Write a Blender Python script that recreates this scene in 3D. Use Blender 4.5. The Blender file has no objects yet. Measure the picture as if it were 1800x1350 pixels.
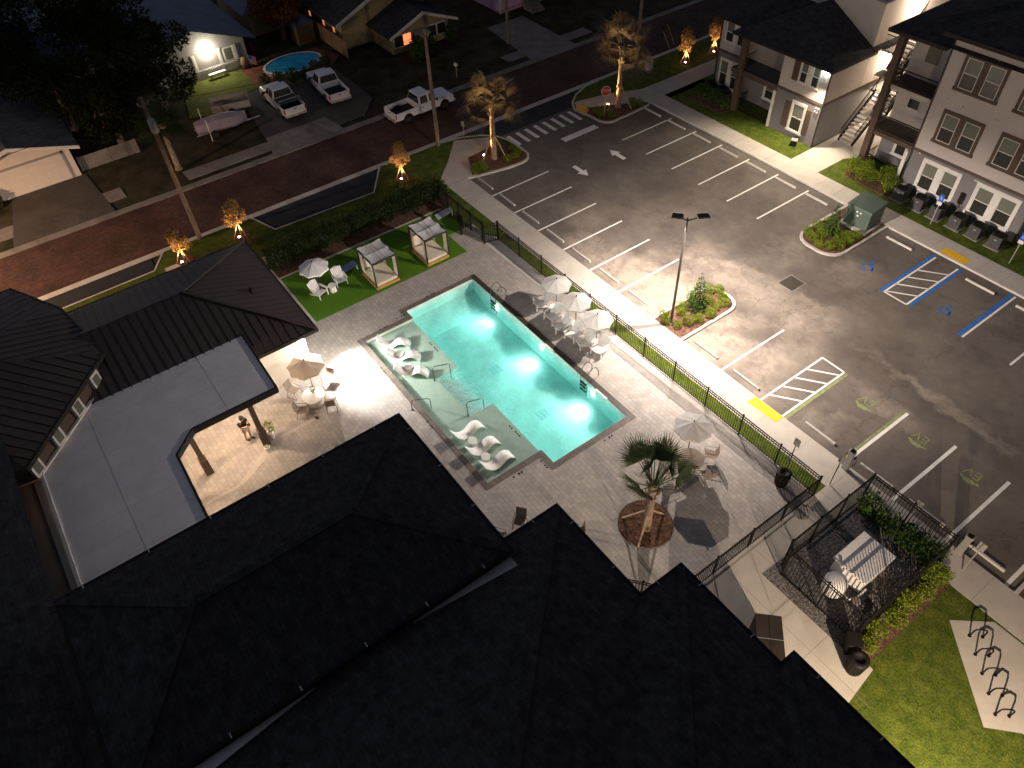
import bpy, bmesh, math, random
from mathutils import Vector, Matrix
R = math.radians
S = bpy.context.scene
C = S.collection
rng = random.Random(7)

# ---------------------------------------------------------------- camera, world, exposure
cam_data = bpy.data.cameras.new('camera'); cam = bpy.data.objects.new('camera', cam_data); C.objects.link(cam)
cam_data.sensor_width = 36.0; cam_data.lens = 25.915; cam_data.clip_start = 0.1; cam_data.clip_end = 2000
_r = Vector((0.589885, 0.806566, -0.038556)); _u = Vector((-0.578968, 0.455749, 0.676084)); _b = Vector((0.562879, -0.376488, 0.735815))
_m = Matrix((_r, _u, _b)).transposed().to_4x4(); _m.translation = Vector((38.5985, -24.8745, 29.8876))
cam.matrix_world = _m
S.camera = cam

W = bpy.data.worlds.new('World'); S.world = W; W.use_nodes = True
wn = W.node_tree; bg = wn.nodes['Background']
sky = wn.nodes.new('ShaderNodeTexSky'); sky.sky_type = 'NISHITA'; sky.sun_disc = False
sky.sun_elevation = R(-3.0); sky.sun_rotation = R(250); sky.air_density = 1.0; sky.dust_density = 0.6; sky.ozone_density = 3.0
hs_ = wn.nodes.new('ShaderNodeHueSaturation'); hs_.inputs['Saturation'].default_value = 0.38
wn.links.new(sky.outputs['Color'], hs_.inputs['Color']); wn.links.new(hs_.outputs['Color'], bg.inputs['Color']); bg.inputs['Strength'].default_value = 0.70
S.view_settings.view_transform = 'Standard'; S.view_settings.look = 'None'
S.view_settings.exposure = 1.3; S.view_settings.gamma = 1.0; S.view_settings.use_curve_mapping = False

# ---------------------------------------------------------------- materials
def mat(name, col, rough=0.7, var=0.15, scale=2.0, fine=0.1, fscale=25.0, bump=0.0, bscale=60.0, metal=0.0, spec=0.3, col2=None, emit=None, estr=0.0, alpha=None):
    m = bpy.data.materials.new(name); m.use_nodes = True
    nt = m.node_tree; N = nt.nodes; L = nt.links
    b = N['Principled BSDF']; b.inputs['Roughness'].default_value = rough; b.inputs['Metallic'].default_value = metal
    b.inputs['Specular IOR Level'].default_value = spec
    tc = N.new('ShaderNodeTexCoord')
    n1 = N.new('ShaderNodeTexNoise'); n1.inputs['Scale'].default_value = scale; n1.inputs['Detail'].default_value = 5; n1.inputs['Roughness'].default_value = 0.6
    n2 = N.new('ShaderNodeTexNoise'); n2.inputs['Scale'].default_value = fscale; n2.inputs['Detail'].default_value = 3
    L.new(tc.outputs['Object'], n1.inputs['Vector']); L.new(tc.outputs['Object'], n2.inputs['Vector'])
    r1 = N.new('ShaderNodeMapRange'); r1.inputs[1].default_value = 0.3; r1.inputs[2].default_value = 0.7
    L.new(n1.outputs['Fac'], r1.inputs[0])
    mx = N.new('ShaderNodeMix'); mx.data_type = 'RGBA'
    a = [max(0, c*(1-var)) for c in col]; bb = list(col2) if col2 else [min(1, c*(1+var)) for c in col]
    mx.inputs[6].default_value = (*a, 1); mx.inputs[7].default_value = (*bb, 1)
    L.new(r1.outputs[0], mx.inputs[0])
    r2 = N.new('ShaderNodeMapRange'); r2.inputs[1].default_value = 0.25; r2.inputs[2].default_value = 0.75
    r2.inputs[3].default_value = 1-fine; r2.inputs[4].default_value = 1+fine
    L.new(n2.outputs['Fac'], r2.inputs[0])
    ml = N.new('ShaderNodeVectorMath'); ml.operation = 'SCALE'
    L.new(mx.outputs[2], ml.inputs[0]); L.new(r2.outputs[0], ml.inputs['Scale'])
    L.new(ml.outputs[0], b.inputs['Base Color'])
    if bump:
        n3 = N.new('ShaderNodeTexNoise'); n3.inputs['Scale'].default_value = bscale; n3.inputs['Detail'].default_value = 4
        L.new(tc.outputs['Object'], n3.inputs['Vector'])
        bp = N.new('ShaderNodeBump'); bp.inputs['Strength'].default_value = bump; bp.inputs['Distance'].default_value = 0.02
        L.new(n3.outputs['Fac'], bp.inputs['Height']); L.new(bp.outputs[0], b.inputs['Normal'])
    if emit:
        b.inputs['Emission Color'].default_value = (*emit, 1); b.inputs['Emission Strength'].default_value = estr
    return m

def tiled(name, c1, c2, mortar, w, h, msize=0.012, rough=0.8, rot=0.0, offset=0.5, var=0.25, nscale=0.6, bump=0.4, spec=0.25, squash=1.0):
    """bricks, pavers, shingles: brick texture in metres with weathering noise on top"""
    m = bpy.data.materials.new(name); m.use_nodes = True
    nt = m.node_tree; N = nt.nodes; L = nt.links; b = N['Principled BSDF']
    b.inputs['Roughness'].default_value = rough; b.inputs['Specular IOR Level'].default_value = spec
    tc = N.new('ShaderNodeTexCoord'); mp = N.new('ShaderNodeMapping'); mp.inputs['Rotation'].default_value = (0, 0, rot)
    L.new(tc.outputs['Object'], mp.inputs['Vector'])
    br = N.new('ShaderNodeTexBrick'); br.offset = offset
    br.inputs['Color1'].default_value = (*c1, 1); br.inputs['Color2'].default_value = (*c2, 1); br.inputs['Mortar'].default_value = (*mortar, 1)
    br.inputs['Scale'].default_value = 1.0; br.inputs['Mortar Size'].default_value = msize; br.inputs['Mortar Smooth'].default_value = 0.2
    br.inputs['Brick Width'].default_value = w; br.inputs['Row Height'].default_value = h
    L.new(mp.outputs[0], br.inputs['Vector'])
    n1 = N.new('ShaderNodeTexNoise'); n1.inputs['Scale'].default_value = nscale; n1.inputs['Detail'].default_value = 7; n1.inputs['Roughness'].default_value = 0.65
    L.new(tc.outputs['Object'], n1.inputs['Vector'])
    r = N.new('ShaderNodeMapRange'); r.inputs[1].default_value = 0.3; r.inputs[2].default_value = 0.7; r.inputs[3].default_value = 1-var; r.inputs[4].default_value = 1+var
    L.new(n1.outputs['Fac'], r.inputs[0])
    s = N.new('ShaderNodeVectorMath'); s.operation = 'SCALE'; L.new(br.outputs['Color'], s.inputs[0]); L.new(r.outputs[0], s.inputs['Scale'])
    L.new(s.outputs[0], b.inputs['Base Color'])
    bp = N.new('ShaderNodeBump'); bp.inputs['Strength'].default_value = bump; bp.inputs['Distance'].default_value = 0.008; bp.invert = True
    L.new(br.outputs['Fac'], bp.inputs['Height']); L.new(bp.outputs[0], b.inputs['Normal'])
    return m

def glow(name, col, strength):
    m = bpy.data.materials.new(name); m.use_nodes = True
    b = m.node_tree.nodes['Principled BSDF']; b.inputs['Base Color'].default_value = (0.8, 0.8, 0.8, 1)
    b.inputs['Emission Color'].default_value = (*col, 1); b.inputs['Emission Strength'].default_value = strength
    return m

def leafmat(name, c1, c2, rough=0.8):
    m = bpy.data.materials.new(name); m.use_nodes = True
    nt = m.node_tree; N = nt.nodes; L = nt.links; b = N['Principled BSDF']
    b.inputs['Roughness'].default_value = rough; b.inputs['Specular IOR Level'].default_value = 0.08
    tc = N.new('ShaderNodeTexCoord'); n = N.new('ShaderNodeTexNoise'); n.inputs['Scale'].default_value = 3.5; n.inputs['Detail'].default_value = 6
    oi = N.new('ShaderNodeObjectInfo'); ad = N.new('ShaderNodeVectorMath'); ad.operation = 'ADD'
    L.new(tc.outputs['Object'], ad.inputs[0]); L.new(oi.outputs['Location'], ad.inputs[1]); L.new(ad.outputs[0], n.inputs['Vector'])
    r = N.new('ShaderNodeMapRange'); r.inputs[1].default_value = 0.3; r.inputs[2].default_value = 0.7; L.new(n.outputs['Fac'], r.inputs[0])
    mx = N.new('ShaderNodeMix'); mx.data_type = 'RGBA'; mx.inputs[6].default_value = (*c1, 1); mx.inputs[7].default_value = (*c2, 1)
    L.new(r.outputs[0], mx.inputs[0]); L.new(mx.outputs[2], b.inputs['Base Color'])
    t = N.new('ShaderNodeBsdfTranslucent'); L.new(mx.outputs[2], t.inputs['Color'])
    ms = N.new('ShaderNodeMixShader'); ms.inputs[0].default_value = 0.25
    L.new(b.outputs[0], ms.inputs[1]); L.new(t.outputs[0], ms.inputs[2]); L.new(ms.outputs[0], N['Material Output'].inputs['Surface'])
    return m

def asphalt_mat(name, base, sand, blobs, streaks=()):
    """asphalt with dried sand and wash-out stains that lie on the ground (each blob: x, y, radius, strength; each streak: x0,y0,x1,y1,width,strength)"""
    m = bpy.data.materials.new(name); m.use_nodes = True
    nt = m.node_tree; N = nt.nodes; L = nt.links; b = N['Principled BSDF']
    b.inputs['Roughness'].default_value = 0.82; b.inputs['Specular IOR Level'].default_value = 0.25
    tc = N.new('ShaderNodeTexCoord')
    nd = N.new('ShaderNodeTexNoise'); nd.inputs['Scale'].default_value = 0.7; nd.inputs['Detail'].default_value = 9; nd.inputs['Roughness'].default_value = 0.68
    L.new(tc.outputs['Object'], nd.inputs['Vector'])
    sb = N.new('ShaderNodeVectorMath'); sb.operation = 'SUBTRACT'; sb.inputs[1].default_value = (0.5, 0.5, 0.5); L.new(nd.outputs['Color'], sb.inputs[0])
    sc = N.new('ShaderNodeVectorMath'); sc.operation = 'SCALE'; sc.inputs['Scale'].default_value = 3.2; L.new(sb.outputs[0], sc.inputs[0])
    wp = N.new('ShaderNodeVectorMath'); wp.operation = 'ADD'; L.new(tc.outputs['Object'], wp.inputs[0]); L.new(sc.outputs[0], wp.inputs[1])
    fl = N.new('ShaderNodeVectorMath'); fl.operation = 'MULTIPLY'; fl.inputs[1].default_value = (1, 1, 0); L.new(wp.outputs[0], fl.inputs[0])
    total = None
    def acc(sock):
        nonlocal total
        if total is None: total = sock; return
        mm = N.new('ShaderNodeMath'); mm.operation = 'MAXIMUM'; L.new(total, mm.inputs[0]); L.new(sock, mm.inputs[1]); total = mm.outputs[0]
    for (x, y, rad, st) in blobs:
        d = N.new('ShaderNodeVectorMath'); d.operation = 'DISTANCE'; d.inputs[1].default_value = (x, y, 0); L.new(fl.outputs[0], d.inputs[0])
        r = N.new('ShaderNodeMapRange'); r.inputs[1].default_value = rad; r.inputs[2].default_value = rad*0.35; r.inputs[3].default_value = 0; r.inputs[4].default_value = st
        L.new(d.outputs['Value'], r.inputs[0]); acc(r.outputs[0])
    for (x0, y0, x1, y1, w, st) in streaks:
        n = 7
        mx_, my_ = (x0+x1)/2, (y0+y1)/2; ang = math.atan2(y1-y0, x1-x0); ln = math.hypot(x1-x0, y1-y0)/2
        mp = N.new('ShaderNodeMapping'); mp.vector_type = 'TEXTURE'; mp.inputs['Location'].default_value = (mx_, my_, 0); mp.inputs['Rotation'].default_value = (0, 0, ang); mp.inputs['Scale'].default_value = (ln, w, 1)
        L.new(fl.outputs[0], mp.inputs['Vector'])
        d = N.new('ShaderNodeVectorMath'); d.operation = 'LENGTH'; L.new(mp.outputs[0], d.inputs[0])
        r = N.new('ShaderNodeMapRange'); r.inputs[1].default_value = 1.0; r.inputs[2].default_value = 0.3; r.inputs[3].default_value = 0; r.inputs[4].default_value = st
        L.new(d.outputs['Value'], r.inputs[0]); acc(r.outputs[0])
    n2 = N.new('ShaderNodeTexNoise'); n2.inputs['Scale'].default_value = 0.35; n2.inputs['Detail'].default_value = 8; n2.inputs['Roughness'].default_value = 0.7
    L.new(tc.outputs['Object'], n2.inputs['Vector'])
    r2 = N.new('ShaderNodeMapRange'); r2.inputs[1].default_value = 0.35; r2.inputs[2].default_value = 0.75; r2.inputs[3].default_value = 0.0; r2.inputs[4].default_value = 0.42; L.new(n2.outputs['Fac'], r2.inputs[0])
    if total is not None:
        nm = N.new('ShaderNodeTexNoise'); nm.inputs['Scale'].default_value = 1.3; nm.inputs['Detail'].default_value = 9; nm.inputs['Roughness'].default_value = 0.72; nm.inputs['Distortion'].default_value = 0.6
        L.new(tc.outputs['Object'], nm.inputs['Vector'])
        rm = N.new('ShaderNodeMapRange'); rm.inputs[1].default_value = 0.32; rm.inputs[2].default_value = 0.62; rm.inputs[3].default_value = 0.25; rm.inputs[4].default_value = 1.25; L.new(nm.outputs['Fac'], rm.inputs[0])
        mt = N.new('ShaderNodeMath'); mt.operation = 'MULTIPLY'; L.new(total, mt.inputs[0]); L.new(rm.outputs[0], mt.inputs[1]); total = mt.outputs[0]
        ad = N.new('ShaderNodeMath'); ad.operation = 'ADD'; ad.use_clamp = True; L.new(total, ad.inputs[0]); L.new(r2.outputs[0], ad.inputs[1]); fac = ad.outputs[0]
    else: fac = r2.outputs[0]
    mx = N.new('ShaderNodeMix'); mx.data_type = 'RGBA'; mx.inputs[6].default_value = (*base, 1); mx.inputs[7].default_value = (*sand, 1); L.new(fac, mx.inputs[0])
    n3 = N.new('ShaderNodeTexNoise'); n3.inputs['Scale'].default_value = 30; n3.inputs['Detail'].default_value = 4; L.new(tc.outputs['Object'], n3.inputs['Vector'])
    r3 = N.new('ShaderNodeMapRange'); r3.inputs[1].default_value = 0.25; r3.inputs[2].default_value = 0.75; r3.inputs[3].default_value = 0.8; r3.inputs[4].default_value = 1.2; L.new(n3.outputs['Fac'], r3.inputs[0])
    n4 = N.new('ShaderNodeTexNoise'); n4.inputs['Scale'].default_value = 1.7; n4.inputs['Detail'].default_value = 7; n4.inputs['Roughness'].default_value = 0.75; L.new(tc.outputs['Object'], n4.inputs['Vector'])
    r4 = N.new('ShaderNodeMapRange'); r4.inputs[1].default_value = 0.62; r4.inputs[2].default_value = 0.72; r4.inputs[3].default_value = 1.0; r4.inputs[4].default_value = 0.62; L.new(n4.outputs['Fac'], r4.inputs[0])
    vo = N.new('ShaderNodeTexVoronoi'); vo.feature = 'DISTANCE_TO_EDGE'; vo.inputs['Scale'].default_value = 0.11; L.new(wp.outputs[0], vo.inputs['Vector'])
    r5 = N.new('ShaderNodeMapRange'); r5.inputs[1].default_value = 0.0015; r5.inputs[2].default_value = 0.004; r5.inputs[3].default_value = 0.6; r5.inputs[4].default_value = 1.0; L.new(vo.outputs['Distance'], r5.inputs[0])
    q1 = N.new('ShaderNodeMath'); q1.operation = 'MULTIPLY'; L.new(r3.outputs[0], q1.inputs[0]); L.new(r4.outputs[0], q1.inputs[1])
    q2 = N.new('ShaderNodeMath'); q2.operation = 'MULTIPLY'; L.new(q1.outputs[0], q2.inputs[0]); L.new(r5.outputs[0], q2.inputs[1])
    s = N.new('ShaderNodeVectorMath'); s.operation = 'SCALE'; L.new(mx.outputs[2], s.inputs[0]); L.new(q2.outputs[0], s.inputs['Scale'])
    L.new(s.outputs[0], b.inputs['Base Color'])
    bp = N.new('ShaderNodeBump'); bp.inputs['Strength'].default_value = 0.25; bp.inputs['Distance'].default_value = 0.01; L.new(n3.outputs['Fac'], bp.inputs['Height']); L.new(bp.outputs[0], b.inputs['Normal'])
    return m

def canvasmat(name, col, tr=0.35):
    m = mat(name, col, 0.9, 0.04, 6); nt = m.node_tree; N = nt.nodes; L = nt.links; b = N['Principled BSDF']
    t = N.new('ShaderNodeBsdfTranslucent'); t.inputs['Color'].default_value = (*col, 1); ms = N.new('ShaderNodeMixShader'); ms.inputs[0].default_value = tr
    L.new(b.outputs[0], ms.inputs[1]); L.new(t.outputs[0], ms.inputs[2]); L.new(ms.outputs[0], N['Material Output'].inputs['Surface'])
    return m
K = {}
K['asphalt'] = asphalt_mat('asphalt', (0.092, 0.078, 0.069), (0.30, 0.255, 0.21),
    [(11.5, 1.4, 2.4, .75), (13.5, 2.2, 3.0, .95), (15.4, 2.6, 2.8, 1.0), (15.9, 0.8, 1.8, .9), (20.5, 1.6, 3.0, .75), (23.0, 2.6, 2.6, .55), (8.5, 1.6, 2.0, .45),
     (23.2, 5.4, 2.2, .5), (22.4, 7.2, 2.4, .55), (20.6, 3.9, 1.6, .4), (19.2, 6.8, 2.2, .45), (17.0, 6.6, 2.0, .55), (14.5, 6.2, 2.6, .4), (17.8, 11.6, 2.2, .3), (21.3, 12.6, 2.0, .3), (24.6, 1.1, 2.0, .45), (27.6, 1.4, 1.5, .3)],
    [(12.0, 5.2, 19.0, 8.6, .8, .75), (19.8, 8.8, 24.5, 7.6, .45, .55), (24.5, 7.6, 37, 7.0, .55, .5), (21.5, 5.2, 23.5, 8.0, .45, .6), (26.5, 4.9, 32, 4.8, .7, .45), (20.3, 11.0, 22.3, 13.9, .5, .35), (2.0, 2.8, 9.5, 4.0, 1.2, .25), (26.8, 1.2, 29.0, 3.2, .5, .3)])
K['new_asphalt'] = asphalt_mat('new_asphalt', (0.022, 0.023, 0.026), (0.05, 0.05, 0.052), [])
K['old_drive'] = asphalt_mat('old_drive', (0.055, 0.050, 0.045), (0.17, 0.15, 0.13), [])
K['concrete'] = mat('concrete', (0.42, 0.385, 0.34), 0.85, 0.10, 0.9, 0.06, 40, 0.1)
K['kerb'] = mat('kerb', (0.47, 0.44, 0.40), 0.85, 0.12, 1.5, 0.07, 40, 0.1)
K['oldconc'] = mat('oldconc', (0.19, 0.175, 0.16), 0.9, 0.3, 0.8, 0.15, 30, 0.2)
K['paver'] = tiled('paver', (0.39, 0.355, 0.325), (0.315, 0.29, 0.27), (0.21, 0.19, 0.175), 0.32, 0.24, 0.008, 0.8, 0.0, 0.5, 0.13, 0.9, 0.3)
K['coping'] = tiled('coping', (0.17, 0.145, 0.125), (0.13, 0.112, 0.10), (0.07, 0.06, 0.055), 0.3, 0.3, 0.008, 0.6, 0, 0.0, 0.2, 2.0, 0.3)
K['brickroad'] = tiled('brickroad', (0.098, 0.044, 0.029), (0.046, 0.026, 0.021), (0.028, 0.02, 0.018), 0.2, 0.1, 0.006, 0.85, R(90), 0.5, 0.5, 0.35, 0.6)
K['redbrick'] = tiled('redbrick', (0.25, 0.075, 0.04), (0.19, 0.06, 0.035), (0.12, 0.06, 0.045), 0.22, 0.11, 0.008)
K['grass'] = mat('grass', (0.062, 0.105, 0.012), 0.9, 0.35, 1.8, 0.6, 16, 1.0, 90, spec=0.1, col2=(0.105, 0.125, 0.02))
K['darkgrass'] = mat('darkgrass', (0.036, 0.038, 0.016), 0.95, 0.55, 0.6, 0.45, 30, 0.8, 60, spec=0.1, col2=(0.075, 0.062, 0.038))
K['yardgrass'] = mat('yardgrass', (0.11, 0.13, 0.03), 0.95, 0.25, 1.0, 0.35, 30, 0.8, 60, spec=0.1)
K['turf'] = mat('turf', (0.075, 0.175, 0.012), 0.85, 0.06, 1.0, 0.2, 60, 0.5, 120, spec=0.15)
K['mulch'] = mat('mulch', (0.075, 0.042, 0.028), 0.95, 0.4, 6, 0.8, 22, 1.0, 30, spec=0.1, col2=(0.19, 0.105, 0.07))
K['gravel'] = mat('gravel', (0.05, 0.048, 0.05), 0.9, 0.5, 9, 0.9, 16, 1.0, 18, col2=(0.22, 0.205, 0.20))
K['whitepaint'] = mat('whitepaint', (0.74, 0.72, 0.68), 0.7, 0.10, 3, 0.06, 40)
K['greenpaint'] = mat('greenpaint', (0.22, 0.25, 0.11), 0.75, 0.3, 4, 0.1)
K['bluepaint'] = mat('bluepaint', (0.03, 0.13, 0.42), 0.7, 0.2, 4, 0.1)
K['yellowpaint'] = mat('yellowpaint', (0.74, 0.42, 0.02), 0.7, 0.1, 3, 0.06)
K['shingle'] = tiled('shingle', (0.050, 0.050, 0.055), (0.036, 0.036, 0.040), (0.027, 0.027, 0.030), 0.34, 0.15, 0.008, 0.95, 0, 0.5, 0.45, 2.5, 0.3, 0.1)
K['shingle_blue'] = tiled('shingle_blue', (0.14, 0.145, 0.165), (0.09, 0.095, 0.11), (0.035, 0.036, 0.042), 0.33, 0.2, 0.02, 0.9, R(90), 0.5, 0.35, 0.5, 0.3, 0.1)
K['metalroof'] = mat('metalroof', (0.062, 0.048, 0.043), 0.55, 0.12, 0.5, 0.05, 10, spec=0.35)
K['membrane'] = mat('membrane', (0.80, 0.77, 0.75), 0.8, 0.09, 0.8, 0.05, 12)
K['membrane_seam'] = mat('membrane_seam', (0.71, 0.685, 0.67), 0.8, 0.1)
K['fascia'] = mat('fascia', (0.022, 0.018, 0.016), 0.6, 0.1)
K['trimbrown'] = mat('trimbrown', (0.10, 0.066, 0.048), 0.7, 0.12, 1.5)
K['trimwhite'] = mat('trimwhite', (0.66, 0.635, 0.59), 0.6, 0.05)
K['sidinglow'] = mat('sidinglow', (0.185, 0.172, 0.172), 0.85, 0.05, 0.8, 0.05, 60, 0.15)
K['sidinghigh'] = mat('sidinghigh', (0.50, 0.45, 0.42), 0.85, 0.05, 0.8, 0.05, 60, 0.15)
K['stucco'] = mat('stucco', (0.62, 0.56, 0.50), 0.85, 0.05, 0.8, 0.05, 60, 0.15)
K['pane_dark'] = mat('pane_dark', (0.035, 0.036, 0.03), 0.12, 0.2, spec=0.6)
K['pane_blind'] = mat('pane_blind', (0.15, 0.155, 0.125), 0.25, 0.12, spec=0.5)
K['blind_white'] = mat('blind_white', (0.7, 0.68, 0.62), 0.5, 0.04)
K['black'] = mat('black', (0.010, 0.009, 0.008), 0.6, 0.2, spec=0.2)
K['bronze'] = mat('bronze', (0.035, 0.027, 0.022), 0.45, 0.2, spec=0.4)
K['lamp_bronze'] = mat('lamp_bronze', (0.06, 0.05, 0.045), 0.4, 0.15, spec=0.5)
K['whiteplastic'] = mat('whiteplastic', (0.80, 0.78, 0.75), 0.5, 0.03)
K['whitecanvas'] = canvasmat('whitecanvas', (0.78, 0.76, 0.74))
K['tancanvas'] = canvasmat('tancanvas', (0.55, 0.44, 0.35))
K['greycanvas'] = canvasmat('greycanvas', (0.80, 0.78, 0.77), .15)
K['cream'] = canvasmat('cream', (0.80, 0.73, 0.60), .25)
K['teak'] = mat('teak', (0.42, 0.24, 0.075), 0.7, 0.25, 6)
K['sling'] = mat('sling', (0.24, 0.19, 0.15), 0.8, 0.1, 30)
K['slingframe'] = mat('slingframe', (0.16, 0.12, 0.095), 0.5, 0.1)
K['slingdark'] = mat('slingdark', (0.12, 0.095, 0.075), 0.8, 0.1, 30)
K['steel'] = mat('steel', (0.55, 0.56, 0.55), 0.25, 0.1, metal=1.0)
K['galv'] = mat('galv', (0.42, 0.41, 0.40), 0.5, 0.1, metal=0.6)
K['darksteel'] = mat('darksteel', (0.16, 0.15, 0.14), 0.3, 0.1, metal=0.9)
K['darkcoping'] = mat('darkcoping', (0.045, 0.036, 0.03), 0.5, 0.3, 3)  # darker brown for the coping strip along the fence side
K['plaster'] = mat('plaster', (0.62, 0.72, 0.68), 0.8, 0.14, 1.3, 0.10, 7)
K['shelfplaster'] = mat('shelfplaster', (0.37, 0.44, 0.37), 0.8, 0.08, 3.0, 0.12, 18)
K['tileline'] = mat('tileline', (0.75, 0.72, 0.66), 0.4, 0.06)
K['woodpole'] = mat('woodpole', (0.20, 0.15, 0.11), 0.9, 0.3, 3, 0.2, 20)
K['stake'] = mat('stake', (0.44, 0.31, 0.19), 0.85, 0.2, 4)
K['bark'] = mat('bark', (0.20, 0.155, 0.12), 0.95, 0.35, 4, 0.3, 18, 0.8, 25)
K['palmtrunk'] = mat('palmtrunk', (0.29, 0.21, 0.15), 0.95, 0.35, 5, 0.3, 18, 0.8, 25)
K['greenbox'] = mat('greenbox', (0.075, 0.105, 0.082), 0.5, 0.1, 1.5)
K['acgrey'] = mat('acgrey', (0.06, 0.058, 0.058), 0.6, 0.2, 4, 0.3, 50)
K['carwhite'] = mat('carwhite', (0.72, 0.72, 0.74), 0.25, 0.03, spec=0.5)
K['carglass'] = mat('carglass', (0.02, 0.022, 0.025), 0.08, 0.1, spec=0.7)
K['rubber'] = mat('rubber', (0.015, 0.015, 0.015), 0.8, 0.2)
K['red'] = mat('red', (0.45, 0.02, 0.018), 0.4, 0.1)
K['signblue'] = mat('signblue', (0.02, 0.10, 0.55), 0.4, 0.05)
K['skin'] = mat('skin', (0.42, 0.26, 0.18), 0.6, 0.05)
K['cloth_black'] = mat('cloth_black', (0.022, 0.02, 0.02), 0.9, 0.2)
K['cloth_khaki'] = mat('cloth_khaki', (0.40, 0.33, 0.25), 0.9, 0.1)
K['leaf_hedge'] = leafmat('leaf_hedge', (0.014, 0.026, 0.007), (0.040, 0.056, 0.015), 0.85)
K['leaf_lime'] = leafmat('leaf_lime', (0.10, 0.155, 0.010), (0.20, 0.25, 0.025))
K['leaf_deep'] = leafmat('leaf_deep', (0.030, 0.065, 0.016), (0.075, 0.13, 0.03))
K['leaf_oak'] = leafmat('leaf_oak', (0.012, 0.020, 0.006), (0.030, 0.040, 0.012), 0.9)
K['leaf_young'] = leafmat('leaf_young', (0.15, 0.105, 0.045), (0.28, 0.19, 0.085))
K['leaf_palm'] = leafmat('leaf_palm', (0.08, 0.125, 0.05), (0.17, 0.21, 0.10), 0.45)
K['leaf_palm_dry'] = leafmat('leaf_palm_dry', (0.095, 0.09, 0.06), (0.17, 0.145, 0.10), 0.7)
K['leaf_autumn'] = leafmat('leaf_autumn', (0.20, 0.08, 0.025), (0.30, 0.13, 0.04))
K['tanwall'] = mat('tanwall', (0.33, 0.27, 0.14), 0.85, 0.08)
K['pinkwall'] = mat('pinkwall', (0.60, 0.36, 0.52), 0.85, 0.05)
K['garagewall'] = mat('garagewall', (0.62, 0.55, 0.48), 0.8, 0.05)
K['greywall'] = mat('greywall', (0.28, 0.27, 0.26), 0.85, 0.08)
K['fencewood'] = mat('fencewood', (0.22, 0.14, 0.075), 0.9, 0.3, 3, 0.2)
K['drainblue'] = mat('drainblue', (0.42, 0.60, 0.62), 0.7, 0.1)
K['poolblue'] = mat('poolblue', (0.02, 0.30, 0.62), 0.3, 0.35, 0.7, col2=(0.04, 0.42, 0.75))
K['tarp'] = mat('tarp', (0.27, 0.22, 0.26), 0.7, 0.15, 1.5)
K['blueroof'] = mat('blueroof', (0.085, 0.115, 0.185), 0.7, 0.2, 0.6, 0.12, 14)
K['curtain'] = glow('curtain', (1.0, 0.25, 0.08), 0.55)
K['warmwin'] = glow('warmwin', (1.0, 0.30, 0.08), 0.25)
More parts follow.
